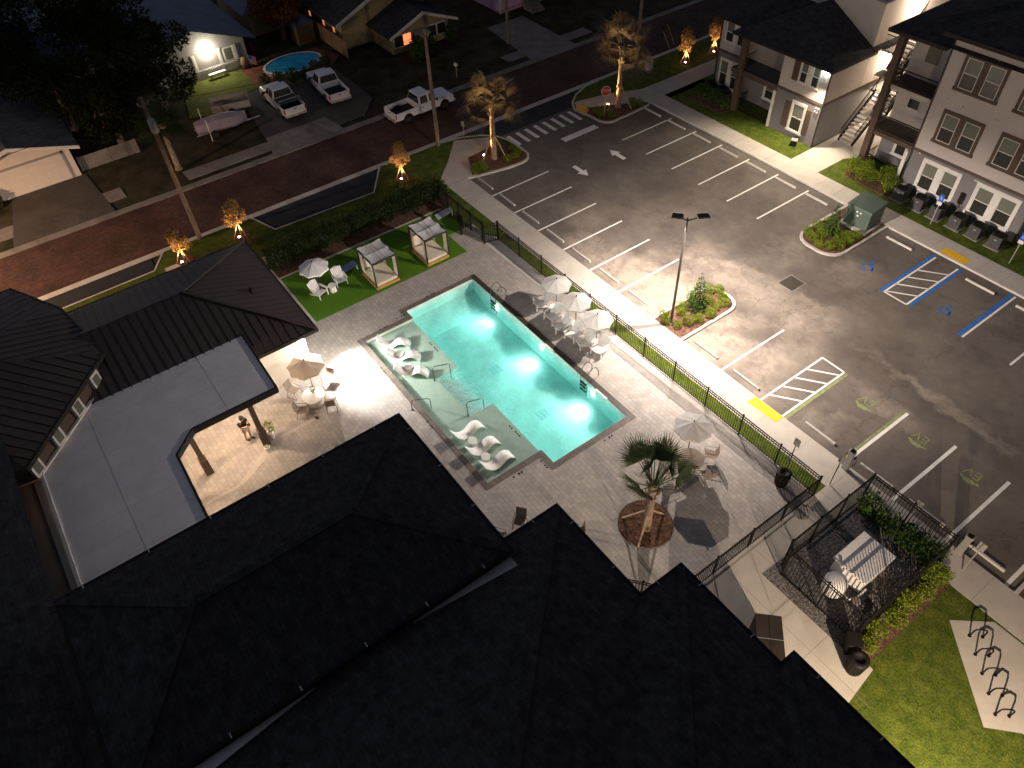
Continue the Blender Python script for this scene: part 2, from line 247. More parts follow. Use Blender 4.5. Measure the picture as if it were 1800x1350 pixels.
# ---------------------------------------------------------------- mesh builder and object helpers
class MB:
    def __init__(s): s.v = []; s.f = []
    def face(s, pts):
        i = len(s.v); s.v += [tuple(p) for p in pts]; s.f.append(tuple(range(i, i+len(pts))))
    def box(s, x0, y0, z0, x1, y1, z1):
        i = len(s.v)
        s.v += [(x0,y0,z0),(x1,y0,z0),(x1,y1,z0),(x0,y1,z0),(x0,y0,z1),(x1,y0,z1),(x1,y1,z1),(x0,y1,z1)]
        s.f += [tuple(i+k for k in q) for q in ((0,3,2,1),(4,5,6,7),(0,1,5,4),(1,2,6,5),(2,3,7,6),(3,0,4,7))]
    def hexa(s, b, t):
        i = len(s.v); s.v += [tuple(p) for p in b] + [tuple(p) for p in t]; n = len(b)
        s.f.append(tuple(i+k for k in reversed(range(n)))); s.f.append(tuple(i+n+k for k in range(n)))
        for k in range(n): s.f.append((i+k, i+(k+1) % n, i+n+(k+1) % n, i+n+k))
    def prism(s, poly, z0, z1): s.hexa([(x, y, z0) for x, y in poly], [(x, y, z1) for x, y in poly])
    def beam(s, p0, p1, w, h, up=(0, 0, 1)):
        p0 = Vector(p0); p1 = Vector(p1); d = (p1-p0).normalized(); u = Vector(up)
        if abs(d.dot(u)) > 0.98: u = Vector((1, 0, 0))
        a = d.cross(u).normalized()*w/2; b = a.cross(d).normalized()*h/2
        s.hexa([p0-a-b, p0+a-b, p0+a+b, p0-a+b], [p1-a-b, p1+a-b, p1+a+b, p1-a+b])
    def tube(s, pts, r, n=6, cap=True):
        pts = [Vector(p) for p in pts]; rs = r if isinstance(r, (list, tuple)) else [r]*len(pts)
        prev = None; i0 = len(s.v); a = None
        for k, p in enumerate(pts):
            d = (pts[min(k+1, len(pts)-1)] - pts[max(k-1, 0)]).normalized()
            if a is None:
                a = d.cross(Vector((0, 0, 1)))
                if a.length < 0.05: a = d.cross(Vector((1, 0, 0)))
            a = (a - d*a.dot(d)).normalized(); b = d.cross(a)
            for j in range(n):
                t = 2*math.pi*j/n; s.v.append(tuple(p + (a*math.cos(t)+b*math.sin(t))*rs[k]))
        for k in range(len(pts)-1):
            for j in range(n):
                s.f.append((i0+k*n+j, i0+k*n+(j+1) % n, i0+(k+1)*n+(j+1) % n, i0+(k+1)*n+j))
        if cap:
            s.f.append(tuple(i0+j for j in reversed(range(n)))); e = i0+(len(pts)-1)*n; s.f.append(tuple(e+j for j in range(n)))
    def lathe(s, prof, n=16, cx=0, cy=0):
        i0 = len(s.v)
        for (r, z) in prof:
            for j in range(n):
                t = 2*math.pi*j/n; s.v.append((cx+r*math.cos(t), cy+r*math.sin(t), z))
        for k in range(len(prof)-1):
            for j in range(n):
                s.f.append((i0+k*n+j, i0+k*n+(j+1) % n, i0+(k+1)*n+(j+1) % n, i0+(k+1)*n+j))
        s.f.append(tuple(i0+j for j in reversed(range(n)))); e = i0+(len(prof)-1)*n; s.f.append(tuple(e+j for j in range(n)))
    def strip(s, prof, w, axis='y'):
        """profile [(x,z)] extruded to a sheet of width w about y=0"""
        i = len(s.v)
        for (x, z) in prof: s.v += [(x, -w/2, z), (x, w/2, z)]
        for k in range(len(prof)-1): s.f.append((i+2*k, i+2*k+1, i+2*k+3, i+2*k+2))
    def leaf(s, p, d, nrm, L, Wd):
        d = Vector(d).normalized(); a = d.cross(Vector(nrm))
        if a.length < 1e-3: a = d.cross(Vector((0.3, 0.5, 0.8)))
        a = a.normalized()*Wd/2; p = Vector(p); i = len(s.v)
        s.v += [tuple(p), tuple(p+d*L*0.5+a), tuple(p+d*L), tuple(p+d*L*0.5-a)]; s.f.append((i, i+1, i+2, i+3))
    def xf(s, M):
        s.v = [tuple(M @ Vector(p)) for p in s.v]; return s
    def build(s, name, m, parent=None, smooth=False, fix=True, solid=0, bevel=0, sub=0):
        me = bpy.data.meshes.new(name); me.from_pydata(s.v, [], s.f); me.update()
        if fix and len(s.f) < 60000:
            b = bmesh.new(); b.from_mesh(me); bmesh.ops.recalc_face_normals(b, faces=b.faces); b.to_mesh(me); b.free()
        me.materials.append(K[m] if isinstance(m, str) else m)
        if smooth:
            for p in me.polygons: p.use_smooth = True
        o = bpy.data.objects.new(name, me); C.objects.link(o)
        if parent: o.parent = parent
        if solid:
            md = o.modifiers.new('solid', 'SOLIDIFY'); md.thickness = solid; md.offset = 0
        if bevel:
            md = o.modifiers.new('bevel', 'BEVEL'); md.width = bevel; md.segments = 2; md.limit_method = 'ANGLE'
        if sub:
            md = o.modifiers.new('sub', 'SUBSURF'); md.levels = sub; md.render_levels = sub
        return o

def tag(o, label=None, cat=None, group=None, kind=None):
    if label: o['label'] = label
    if cat: o['category'] = cat
    if group: o['group'] = group
    if kind: o['kind'] = kind
    return o
def thing(name, label, cat, loc=(0, 0, 0), rotz=0.0, group=None):
    o = bpy.data.objects.new(name, None); C.objects.link(o); o.empty_display_size = 0.2
    o.location = loc; o.rotation_euler = (0, 0, rotz)
    return tag(o, label, cat, group)
KIDS = {}
def kids(o): return [c for c in o.children]
def dup(root, loc, rotz, label, group=None, scale=None):
    r = root.copy(); C.objects.link(r); r.location = loc; r.rotation_euler = (0, 0, rotz)
    if scale: r.scale = (scale, scale, scale)
    r['label'] = label
    if group: r['group'] = group
    for ch in root.children:
        c = ch.copy(); C.objects.link(c); c.parent = r
        for g in ch.children:
            d = g.copy(); C.objects.link(d); d.parent = c
    return r
def struct(name, mb, m, **k):
    o = mb.build(name, m, **k); o['kind'] = 'structure'; return o
def light(name, kind, loc, energy, col, parent=None, target=None, size=0.1, angle=120, blend=0.6, wide=False):
    d = bpy.data.lights.new(name, kind); d.energy = energy; d.color = col
    if kind == 'SPOT': d.spot_size = R(angle); d.spot_blend = blend; d.shadow_soft_size = size
    elif kind == 'POINT': d.shadow_soft_size = size
    elif kind == 'AREA': d.size = size
    if wide:   # area-lighting optics: more candela toward the edge of the beam than straight below
        d.use_nodes = True; nt = d.node_tree; em = nt.nodes['Emission']; lf = nt.nodes.new('ShaderNodeLightFalloff'); lf.inputs['Strength'].default_value = 1.0
        nt.links.new(lf.outputs['Linear'], em.inputs['Strength'])
    o = bpy.data.objects.new(name, d); C.objects.link(o); o.location = loc
    if parent: o.parent = parent
    if target is not None:
        o.rotation_euler = (Vector(target)-Vector(loc)).to_track_quat('-Z', 'Y').to_euler()
    return o
def text_mb(txt, size, z=0.0):
    """letter outlines as a flat mesh centred on the origin, lying in the xy plane"""
    cu = bpy.data.curves.new('t', 'FONT'); cu.body = txt; cu.size = size; cu.align_x = 'CENTER'; cu.align_y = 'CENTER'
    o = bpy.data.objects.new('t', cu); me = bpy.data.meshes.new_from_object(o)
    mb = MB(); mb.v = [(v.co.x, v.co.y, z) for v in me.vertices]; mb.f = [tuple(p.vertices) for p in me.polygons]
    bpy.data.objects.remove(o); bpy.data.curves.remove(cu); bpy.data.meshes.remove(me)
    return mb
def sph(rr=None):
    while True:
        x, y, z = (rng.uniform(-1, 1) for _ in range(3)); q = x*x+y*y+z*z
        if 0.01 < q <= 1: return Vector((x, y, z))
def foliage(mb, clumps, n, L, Wd, shell=0.45, up=0.3):
    """leaf faces scattered through clumps [(x,y,z,rx,ry,rz)]"""
    vols = [c[3]*c[4]*c[5] for c in clumps]; tot = sum(v**0.7 for v in vols)
    for c, v in zip(clumps, vols):
        for _ in range(max(4, int(n*v**0.7/tot))):
            q = sph(); ql = q.length
            q = q/ql*(shell+(1-shell)*ql**0.6)*rng.uniform(0.8, 1.08)
            p = Vector((c[0]+q.x*c[3], c[1]+q.y*c[4], c[2]+q.z*c[5]))
            d = (q.normalized()*0.6+sph()+Vector((0, 0, up*0.3))).normalized()
            mb.leaf(p, d, (q.normalized()+sph()*0.7+Vector((0, 0, up))), L*rng.uniform(.6, 1.3), Wd*rng.uniform(.6, 1.2))
    return mb
def hip(mb, x0, y0, x1, y1, z, p, th=0.22):
    """hip roof over an eave rectangle, pitch p, with a fascia of height th"""
    w = x1-x0; l = y1-y0
    if l >= w:
        h = w/2*p; a = ((x0+x1)/2, y0+w/2, z+h); b = ((x0+x1)/2, y1-w/2, z+h)
        mb.face([(x0,y0,z),(x1,y0,z),a]); mb.face([(x1,y1,z),(x0,y1,z),b]); mb.face([(x1,y0,z),(x1,y1,z),b,a]); mb.face([(x0,y1,z),(x0,y0,z),a,b])
    else:
        h = l/2*p; a = (x0+l/2, (y0+y1)/2, z+h); b = (x1-l/2, (y0+y1)/2, z+h)
        mb.face([(x0,y1,z),(x0,y0,z),a]); mb.face([(x1,y0,z),(x1,y1,z),b]); mb.face([(x0,y0,z),(x1,y0,z),b,a]); mb.face([(x1,y1,z),(x0,y1,z),a,b])
    mb.face([(x0,y0,z-.004),(x0,y1,z-.004),(x1,y1,z-.004),(x1,y0,z-.004)])
    return h
def ridge_caps(mb, x0, y0, x1, y1, z, p):
    w = x1-x0; l = y1-y0; h = min(w, l)/2*p; o = Vector((0,0,.015))
    if l >= w: a = Vector(((x0+x1)/2, y0+w/2, z+h)); b = Vector(((x0+x1)/2, y1-w/2, z+h)); prs = [((x0,y0,z),a),((x1,y0,z),a),((x0,y1,z),b),((x1,y1,z),b),(a,b)]
    else: a = Vector((x0+l/2, (y0+y1)/2, z+h)); b = Vector((x1-l/2, (y0+y1)/2, z+h)); prs = [((x0,y0,z),a),((x0,y1,z),a),((x1,y0,z),b),((x1,y1,z),b),(a,b)]
    for q, r in prs: mb.beam(Vector(q)+o, Vector(r)+o, .3, .05)
def eave(mb, x0, y0, x1, y1, z, th=0.2, w=0.09):
    """gutter and fascia frame round an eave rectangle"""
    mb.box(x0-w, y0-w, z-th, x0, y1+w, z+.01); mb.box(x1, y0-w, z-th, x1+w, y1+w, z+.01)
    mb.box(x0, y0-w, z-th, x1, y0, z+.01); mb.box(x0, y1, z-th, x1, y1+w, z+.01)
# ================================================================ GROUND AND PAVING (metres; x runs along the parking rows, y across the lot)
def sheet(name, rects, z, m):
    b = MB()
    for (x0, y0, x1, y1) in rects: b.face([(x0,y0,z),(x1,y0,z),(x1,y1,z),(x0,y1,z)])
    return struct(name, b, m)
def slab(name, polys, z1, m, z0=-0.05):
    b = MB()
    for p in polys: b.prism(p, z0, z1)
    return struct(name, b, m)
def arc(cx, cy, r, a0, a1, n=6): return [(cx+r*math.cos(R(a0+(a1-a0)*k/n)), cy+r*math.sin(R(a0+(a1-a0)*k/n))) for k in range(n+1)]

sheet('ground', [(-400,-400,6.9,400),(21.45,-400,400,400),(6.9,-400,21.45,-14.5),(6.9,-6.2,21.45,400)], -0.06, 'darkgrass')
sheet('brick_road', [(-15.2,-120,-9.15,160)], 0.0, 'brickroad')
slab('road_kerb_far', [[(-15.85,-120),(-15.2,-120),(-15.2,160),(-15.85,160)]], 0.07, 'oldconc')
slab('road_kerb_near', [[(-9.15,-120),(-8.62,-120),(-8.62,160),(-9.15,160)]], 0.012, 'kerb')
slab('far_sidewalk', [[(-18.0,-16.5),(-16.6,-16.5),(-16.6,-1.2),(-18.0,-1.2)],[(-18.3,14.0),(-16.9,14.0),(-16.9,24),(-18.3,24)],[(-19.0,-60),(-17.4,-60),(-17.4,-21),(-19.0,-21)]], 0.02, 'oldconc')
slab('garage_driveway', [[(-22.7,-28.0),(-22.7,-22.6),(-15.86,-22.2),(-15.86,-29.2)]], 0.03, 'old_drive')
slab('gravel_driveway', [[(-27.4,-8.2),(-27.4,1.0),(-19,0.8),(-16.6,-1.4),(-16.6,-9.6),(-19.6,-9.2)]], 0.03, 'old_drive')
slab('driveway_apron', [[(-18.6,-9.3),(-18.6,-4.0),(-15.86,-3.6),(-15.86,-9.9)]], 0.04, 'oldconc')
slab('far_driveway', [[(-24.6,16.9),(-24.6,21.2),(-15.86,21.0),(-15.86,15.8)]], 0.03, 'oldconc')
slab('yard_lawn', [[(-32.4,-11.5),(-32.2,-5.9),(-27.6,-6.0),(-25.6,-11.2),(-26.2,-13.0)]], 0.04, 'yardgrass')
slab('brick_patio', [[(-31.9,-6.1),(-31.6,-4.4),(-32.0,1.6),(-28.8,2.6),(-27.6,1.4),(-27.4,-6.0)]], 0.05, 'redbrick')
sheet('parking_asphalt', [(-8.62,-1.0,70,18.5)], 0.0, 'asphalt')
sheet('street_bay', [(-9.1,-30.4,-6.9,-22.0),(-9.1,-14.9,-5.7,-4.3)], 0.004, 'new_asphalt')
sheet('drive_apron', [(-9.12,5.4,-6.5,14.4),(-9.12,2.0,-6.5,5.4),(-9.12,14.4,-7.6,17.5)], 0.004, 'new_asphalt')

# lawns (raised to kerb height) and kerbs
isl_left = [(-8.6,-4.3),(-8.58,1.2),(-8.2,3.0),(-7.5,4.3),(-6.7,5.15),(-5.6,5.55),(-4.3,5.62)]+arc(-3.3,4.45,1.15,95,-10,7)+[(-2.25,3.2),(-2.75,0.9),(-3.05,0.0)]
lawn_street = [(-8.6,-21.2),(-7.0,-22.2),(-6.85,-30.6),(-2.4,-30.6),(-2.4,-1.6),(-3.05,0.0)]
lawnA = [(-8.6,-21.1),(-6.95,-22.2),(-6.85,-30.6),(-2.0,-30.6),(-2.0,-15.9),(-2.4,-2.3),(-3.05,0.0),(-2.75,0.9),(-2.25,3.2)]
lawnA += list(reversed(arc(-3.3,4.45,1.15,95,-10,7)))+[(-4.3,5.62),(-5.6,5.55),(-6.7,5.15),(-7.5,4.3),(-8.2,3.0),(-8.58,1.2),(-8.6,-4.3),(-5.8,-6.35),(-6.15,-13.95),(-8.6,-14.75)]
isl_right = [(-2.95,18.3),(-2.6,17.9),(-2.45,15.2)]+arc(-3.35,14.0,0.95,20,-80,6)+[(-4.5,12.98),(-5.9,12.7),(-7.0,13.35),(-7.9,14.5),(-8.5,16.0),(-8.6,17.6)]
lawnB = list(isl_right)+[(-8.6,120),(-2.6,120),(-2.6,40)]
slab('street_lawn', [list(reversed(lawnA)), [(-8.6,17.55),(-2.95,18.3),(-2.3,19.9),(-2.3,60),(-8.6,120)], isl_right], 0.10, 'grass')
def ribbon(pts, w, z0, z1, b=None, closed=False):
    b = b or MB()
    P = [Vector((x, y)) for x, y in pts]; n = len(P); L_ = []; R_ = []
    for i in range(n):
        a = P[(i-1) % n] if (closed or i > 0) else P[i]; c = P[(i+1) % n] if (closed or i < n-1) else P[i]
        d = (c-a).normalized(); nn = Vector((-d.y, d.x)); L_.append(P[i]+nn*w/2); R_.append(P[i]-nn*w/2)
    for i in range(n if closed else n-1):
        j = (i+1) % n
        b.hexa([(*R_[i], z0),(*R_[j], z0),(*L_[j], z0),(*L_[i], z0)], [(*R_[i], z1),(*R_[j], z1),(*L_[j], z1),(*L_[i], z1)])
    return b
kb = ribbon(isl_left[1:], 0.17, -0.05, 0.125)
ribbon(isl_right, 0.17, -0.05, 0.125, kb)
ribbon([(-8.6,-14.75),(-6.15,-13.95),(-5.8,-6.35),(-8.6,-4.3)], 0.13, -0.05, 0.115, kb)
ribbon([(-6.85,-30.6),(-6.95,-22.2),(-8.6,-21.1)], 0.13, -0.05, 0.115, kb)
ribbon([(-8.72,-120),(-8.72,-31)], 0.15, -0.05, 0.115, kb); ribbon([(-8.66,-21.1),(-8.66,-14.75)], 0.13, -0.05, 0.115, kb); ribbon([(-8.66,-4.3),(-8.66,1.2)], 0.13, -0.05, 0.115, kb); ribbon([(-8.66,17.6),(-8.66,60)], 0.13, -0.05, 0.115, kb)
ribbon([(-3.0,18.36),(60,18.36)], 0.14, -0.05, 0.131, kb)
struct('kerb', kb, 'kerb')

# walks
wk = MB()
wk.prism([(-4.0,-1.75),(60,-1.75),(60,0.05),(-3.1,0.05)], -0.05, 0.12)
wk.prism([(-4.0,-1.75),(-3.1,0.05),(-2.85,0.75),(-3.9,1.3),(-5.9,0.2)], -0.05, 0.122)
wk.prism([(-5.9,0.2),(-3.9,1.3),(-4.6,3.1),(-6.6,5.0),(-8.15,2.2)], -0.05, 0.121)
wk.prism([(-3.0,18.43),(60,18.43),(60,20.05),(-3.0,20.05)], -0.05, 0.12)
wk.prism([(-4.95,19.0),(-3.0,18.0),(-3.0,60),(-4.95,60)], -0.05, 0.123)
wk.prism([(-6.9,13.5),(-5.9,12.95),(-3.0,18.2),(-4.95,19.4),(-6.2,16.6)], -0.05, 0.118)
wk.prism([(10.35,20.0),(12.75,20.0),(12.75,23.0),(14.0,25.2),(14.0,34),(10.25,34)], -0.05, 0.118)
wk.prism([(-3.7,-16.0),(-2.75,-16.0),(-2.75,-2.4),(-3.7,-2.4)], -0.05, 0.116)
wk.prism([(30.45,-16),(38.2,-16),(37.15,-7.45),(32.2,-7.45),(32.2,-1.7),(30.45,-1.7)], -0.05, 0.117)
wk.prism([(37.76,-3.22),(40.93,-6.03),(41.9,-5.1),(60,-5.1),(60,-1.7),(38.9,-1.86)], -0.05, 0.119)
wk.prism([(-6.7,-21.6),(-6.1,-21.6),(-6.1,-20.6),(-6.7,-20.6)], -0.05, 0.14)
struct('sidewalk', wk, 'concrete')
jb = MB()
for k in range(42):
    x = -3.0+1.52*k
    jb.box(x-.008, 18.44, .118, x+.008, 20.03, .1225)
for k in range(26):
    x = -3.0+2.4*k; jb.box(x-.008, -1.74, .118, x+.008, 0.04, .1225)
for y in (-10.8,-8.8): jb.box(30.5, y-.008, .114, 38.0, y+.008, .1195)
for y in (-7.0,-5.4,-3.8,-2.2): jb.box(30.5, y-.008, .114, 32.15, y+.008, .1195)
for x in (33.2,35.2): jb.box(x-.008, -15.8, .114, x+.008, -7.5, .1195)
for k in range(14): jb.box(-4.93, 20.5+1.6*k, .12, -3.02, 20.516+1.6*k, .1255)
struct('sidewalk_joints', jb, 'oldconc')
# lot-side lawns
slab('verge_lawn', [[(4.4,-2.65),(30.45,-2.65),(30.45,-1.75),(5.6,-1.75)],[(-2.0,-3.6),(2.0,-3.6),(4.2,-2.4),(4.2,-1.75),(-2.3,-1.75)]], 0.10, 'grass')
slab('building_lawn', [[(-2.95,20.05),(60,20.05),(60,24.5),(-2.95,24.5)]], 0.10, 'grass')
slab('corner_lawn', [[(36.0,-1.72),(60,-1.72),(60,-18),(37.2,-18),(37.05,-7.5),(36.0,-7.45)]], 0.10, 'grass')
slab('deck_border', [[(2.0,-3.65),(30.45,-2.78),(30.45,-2.55),(4.35,-2.55)],[(-2.1,-16.25),(4.4,-16.25),(4.4,-15.95),(-2.1,-15.95)],[(-0.95,-15.95),(-0.8,-15.95),(-0.8,-3.7),(-0.95,-3.7)]], 0.125, 'kerb')
slab('artificial_turf', [[(-0.8,-15.95),(4.4,-15.95),(4.4,-4.96),(2.1,-4.96),(2.1,-3.65),(-0.8,-3.65)]], 0.115, 'turf')
slab('hedge_bed', [[(-2.7,-16.0),(-0.95,-16.0),(-0.95,-2.5),(-2.7,-2.5)]], 0.13, 'mulch')
slab('palm_bed_street', [[(-5.3,1.6),(-4.0,1.0),(-3.05,0.5),(-2.4,3.2)]+arc(-3.3,4.45,0.98,-10,95,6)+[(-4.6,5.4),(-5.6,4.7)]], 0.128, 'mulch')
slab('palm_bed_walk', [[(-5.6,13.05),(-4.4,13.1)]+arc(-3.4,14.0,0.8,-80,20,5)+[(-2.6,15.4),(-2.75,17.6),(-3.1,17.7),(-4.6,15.4)]], 0.128, 'mulch')
slab('shrub_bed', [[(13.2,22.9),(14.2,21.2),(18.6,21.0),(18.6,22.5),(14.2,23.0)],[(-1.4,21.3),(2.2,21.2),(2.4,22.6),(-1.4,22.9)],[(36.0,-7.6),(36.9,-7.6),(36.9,-1.75),(36.0,-1.75)]], 0.135, 'mulch')
slab('equipment_gravel', [[(31.7,-7.7),(36.05,-7.7),(36.05,-1.0),(31.9,-1.0)]], 0.13, 'gravel')
# deck of concrete pavers round the pool hole
zd = 0.11
dk = MB()
for (x0,y0,x1,y1) in [(4.4,-27,6.95,-2.75),(6.95,-27,7.75,-11.15),(6.95,-6.25,7.75,-2.75),(7.75,-27,20.4,-14.45),(7.75,-6.25,20.4,-2.75),(20.4,-27,21.4,-11.15),(20.4,-6.25,21.4,-2.75),(21.4,-27,30.45,-2.75),(2.1,-4.96,4.4,-2.9)]:
    dk.face([(x0,y0,zd),(x1,y0,zd),(x1,y1,zd),(x0,y1,zd)])
struct('pool_deck', dk, 'paver')
pb = MB()   # patio band of lighter pavers and the covered patio edge
for (x0,y0,x1,y1) in [(4.75,-19.0,4.95,-16.4),(11.25,-22.3,11.45,-19.2),(7.6,-19.35,11.45,-19.15),(11.45,-22.3,12.0,-22.1),(12.9,-27,13.1,-24.3)]:
    pb.box(x0,y0,0.09,x1,y1,zd+.006)
pb.prism([(11.5,-22.2),(12.0,-22.2),(13.1,-24.2),(12.9,-24.35)], 0.09, zd+.0062)
struct('deck_band', pb, 'concrete')

# ---------------------------------------------------------------- pool
basin = MB()
zf, zs, zt = -1.32, -0.2, 0.10
D = [(6.95,-11.15),(7.75,-11.15),(20.4,-11.15),(21.4,-11.15),(21.4,-6.25),(6.95,-6.25)]
def wall(a, b, z0, z1): basin.face([(*a, z0),(*b, z0),(*b, z1),(*a, z1)])
basin.face([(6.95,-11.15,zf),(21.4,-11.15,zf),(21.4,-6.25,zf),(6.95,-6.25,zf)])
wall(D[0],D[1],zf,zt); wall(D[2],D[3],zf,zt); wall(D[3],D[4],zf,zt); wall(D[4],D[5],zf,zt); wall(D[5],D[0],zf,zt)
wall((7.75,-11.15),(12.6,-11.15),zf,zs); wall((16.1,-11.15),(20.4,-11.15),zf,zs)
pool = thing('swimming_pool', 'turquoise lit swimming pool with shallow shelf set in grey pavers', 'pool')
# broad seat step at the far end and bench along the side
basin.hexa([(6.951,-11.149,zf),(8.6,-11.149,zf),(8.6,-6.251,zf),(6.951,-6.251,zf)],[(6.951,-11.149,-.75),(8.59,-11.149,zf+.01),(8.59,-6.251,zf+.01),(6.951,-6.251,-.75)])
basin.box(8.3,-11.149,zf,12.4,-10.75,-0.9); basin.box(16.3,-11.149,zf,21.399,-10.75,-0.9)
basin.build('basin', 'plaster', pool, fix=False)
sh = MB()
for (x0,y0,x1,y1) in [(7.75,-14.45,12.6,-11.15),(16.1,-14.45,20.4,-11.15),(12.6,-14.45,16.1,-12.6)]:
    sh.face([(x0,y0,zs),(x1,y0,zs),(x1,y1,zs),(x0,y1,zs)])
sh.face([(7.75,-14.45,zs),(20.4,-14.45,zs),(20.4,-14.45,zt),(7.75,-14.45,zt)]); sh.face([(7.75,-14.45,zs),(7.75,-11.15,zs),(7.75,-11.15,zt),(7.75,-14.45,zt)]); sh.face([(20.4,-14.45,zs),(20.4,-11.15,zs),(20.4,-11.15,zt),(20.4,-14.45,zt)])
sh.build('sun_shelf', 'shelfplaster', pool, fix=False)
st = MB()
for k in range(4): st.box(12.6, -12.6+0.36*k, zf, 16.1, -12.24+0.36*k, zs-0.24*(k+1))
for x in (12.6, 16.1): st.face([(x,-12.6,zf),(x,-11.15,zf),(x,-11.15,zs),(x,-12.6,zs)])
st.face([(12.6,-12.6,zf),(16.1,-12.6,zf),(16.1,-12.6,zs),(12.6,-12.6,zs)])
st.build('pool_steps', 'plaster', pool, fix=False)
cp = MB(); cw = 0.33
wq = MB(); wq.box(6.95-cw,-6.25,0.02,21.4+cw,-6.25+cw,.128); wq.build('fence_side_coping', 'darkcoping', pool)
for (x0,y0,x1,y1) in [(21.4,-11.15-cw,21.4+cw,-6.25),(6.95-cw,-11.15-cw,6.95,-6.25),(6.95,-11.15-cw,7.75-cw,-11.15),(20.4+cw,-11.15-cw,21.4,-11.15),(7.75-cw,-14.45-cw,7.75,-11.15),(20.4,-14.45-cw,20.4+cw,-11.15),(7.75,-14.45-cw,20.4,-14.45)]:
    cp.box(x0,y0,0.02,x1,y1,0.128)
cp.build('coping', 'coping', pool)
tl = MB()
tl.box(6.96,-6.275,-.05,21.39,-6.252,.09); tl.box(7.76,-14.44,-.05,7.79,-11.2,.09); tl.box(7.78,-14.448,-.05,20.39,-14.42,.09); tl.box(21.375,-11.1,-.05,21.398,-6.27,.09); tl.box(6.952,-11.1,-.05,6.975,-6.27,.09)
tl.build('tile_band', 'tileline', pool)
for x in (10.9,14.9,19.4):
    sk_ = MB(); sk_.box(x-.45,-6.33,.03,x+.45,-6.24,.131); sk_.build('skimmer', 'tileline', pool)
for (x, y) in ((13.2,-9.0),(17.6,-8.9)):
    g = MB()
    for k in range(4): g.box(x-.28+.18*k, y-.3, zf, x-.22+.18*k, y+.3, zf+.015)
    for k in range(3): g.box(x-.3, y-.3+.27*k, zf, x+.32, y-.24+.27*k, zf+.018)
    g.build('floor_drain', 'drainblue', pool)
# water: one closed body, transparent surface with ripples, coloured by absorption over depth
wm = bpy.data.materials.new('pool_water'); wm.use_nodes = True
nt = wm.node_tree; N = nt.nodes; L = nt.links; N.remove(N['Principled BSDF'])
tr = N.new('ShaderNodeBsdfTransparent'); rf = N.new('ShaderNodeBsdfRefraction'); rf.inputs['IOR'].default_value = 1.33; rf.inputs['Roughness'].default_value = 0.0
gl = N.new('ShaderNodeBsdfGlossy'); gl.inputs['Roughness'].default_value = 0.05
tc = N.new('ShaderNodeTexCoord'); nz = N.new('ShaderNodeTexNoise'); nz.inputs['Scale'].default_value = 3.2; nz.inputs['Detail'].default_value = 3; nz.inputs['Distortion'].default_value = 0.8
L.new(tc.outputs['Object'], nz.inputs['Vector'])
bp = N.new('ShaderNodeBump'); bp.inputs['Strength'].default_value = 0.8; bp.inputs['Distance'].default_value = 0.2; L.new(nz.outputs['Fac'], bp.inputs['Height'])
fr = N.new('ShaderNodeFresnel'); fr.inputs['IOR'].default_value = 1.33
for n in (gl, rf): L.new(bp.outputs[0], n.inputs['Normal'])
m1 = N.new('ShaderNodeMixShader'); m1.inputs[0].default_value = 0.2; L.new(tr.outputs[0], m1.inputs[1]); L.new(rf.outputs[0], m1.inputs[2])
m2 = N.new('ShaderNodeMixShader'); ge = N.new('ShaderNodeNewGeometry'); iv = N.new('ShaderNodeMath'); iv.operation = 'SUBTRACT'; iv.inputs[0].default_value = 1.0; L.new(ge.outputs['Backfacing'], iv.inputs[1]); fm = N.new('ShaderNodeMath'); fm.operation = 'MULTIPLY'; L.new(fr.outputs[0], fm.inputs[0]); L.new(iv.outputs[0], fm.inputs[1]); L.new(fm.outputs[0], m2.inputs[0]); L.new(m1.outputs[0], m2.inputs[1]); L.new(gl.outputs[0], m2.inputs[2])
va = N.new('ShaderNodeVolumeAbsorption'); va.inputs['Color'].default_value = (0.40, 0.942, 0.93, 1); va.inputs['Density'].default_value = 0.44
L.new(m2.outputs[0], N['Material Output'].inputs['Surface']); L.new(va.outputs[0], N['Material Output'].inputs['Volume'])
K['pool_water'] = wm
e = -0.03
D0=(6.95+e,-11.15+e);D1=(21.4-e,-11.15+e);D2=(21.4-e,-6.25-e);D3=(6.95+e,-6.25-e);P0=(7.75+e,-11.15+e);P1=(20.4-e,-11.15+e);S0=(7.75+e,-14.45+e);S1=(20.4-e,-14.45+e)
wv = [D0,P0,S0,S1,P1,D1,D2,D3]; V = [(x,y,0.0) for x,y in wv]; zb = zf+e; zq = zs+e
V += [(*D0,zb),(*P0,zb),(*P1,zb),(*D1,zb),(*D2,zb),(*D3,zb),(*S0,zq),(*S1,zq),(*P1,zq),(*P0,zq)]
F = [tuple(range(8)),(8,13,12,11,10,9),(14,17,16,15),(0,8,9,17,1),(1,17,14,2),(2,14,15,3),(3,15,16,4),(4,16,10,11,5),(5,11,12,6),(6,12,13,7),(7,13,8,0),(17,9,10,16)]
wb = MB(); wb.v = V; wb.f = F
wo = wb.build('pool_water', 'pool_water'); tag(wo, kind='structure')
# underwater lamps
GL = {'pool': glow('pool_lamp_glass', (0.9, 1.0, 0.95), 14.0)}
K['pool_lamp_glass'] = GL['pool']
for i, x in enumerate((9.6, 14.1, 18.7)):
    ln = MB(); ln.tube([(x,-6.252,-.55),(x,-6.30,-.55)], [.13,.11], 12); o = ln.build('pool_lamp', 'pool_lamp_glass', pool)
    light('pool_light', 'SPOT', (x,-6.36,-.55), 46, (0.90,1.0,0.95), pool, (x,-9.0,-1.4), .08, 150, 1.0, True)
    light('pool_beam', 'SPOT', (x,-6.36,-.55), 150, (0.94,1.0,0.95), pool, (x,-8.5,-1.6), .08, 95, 1.0)
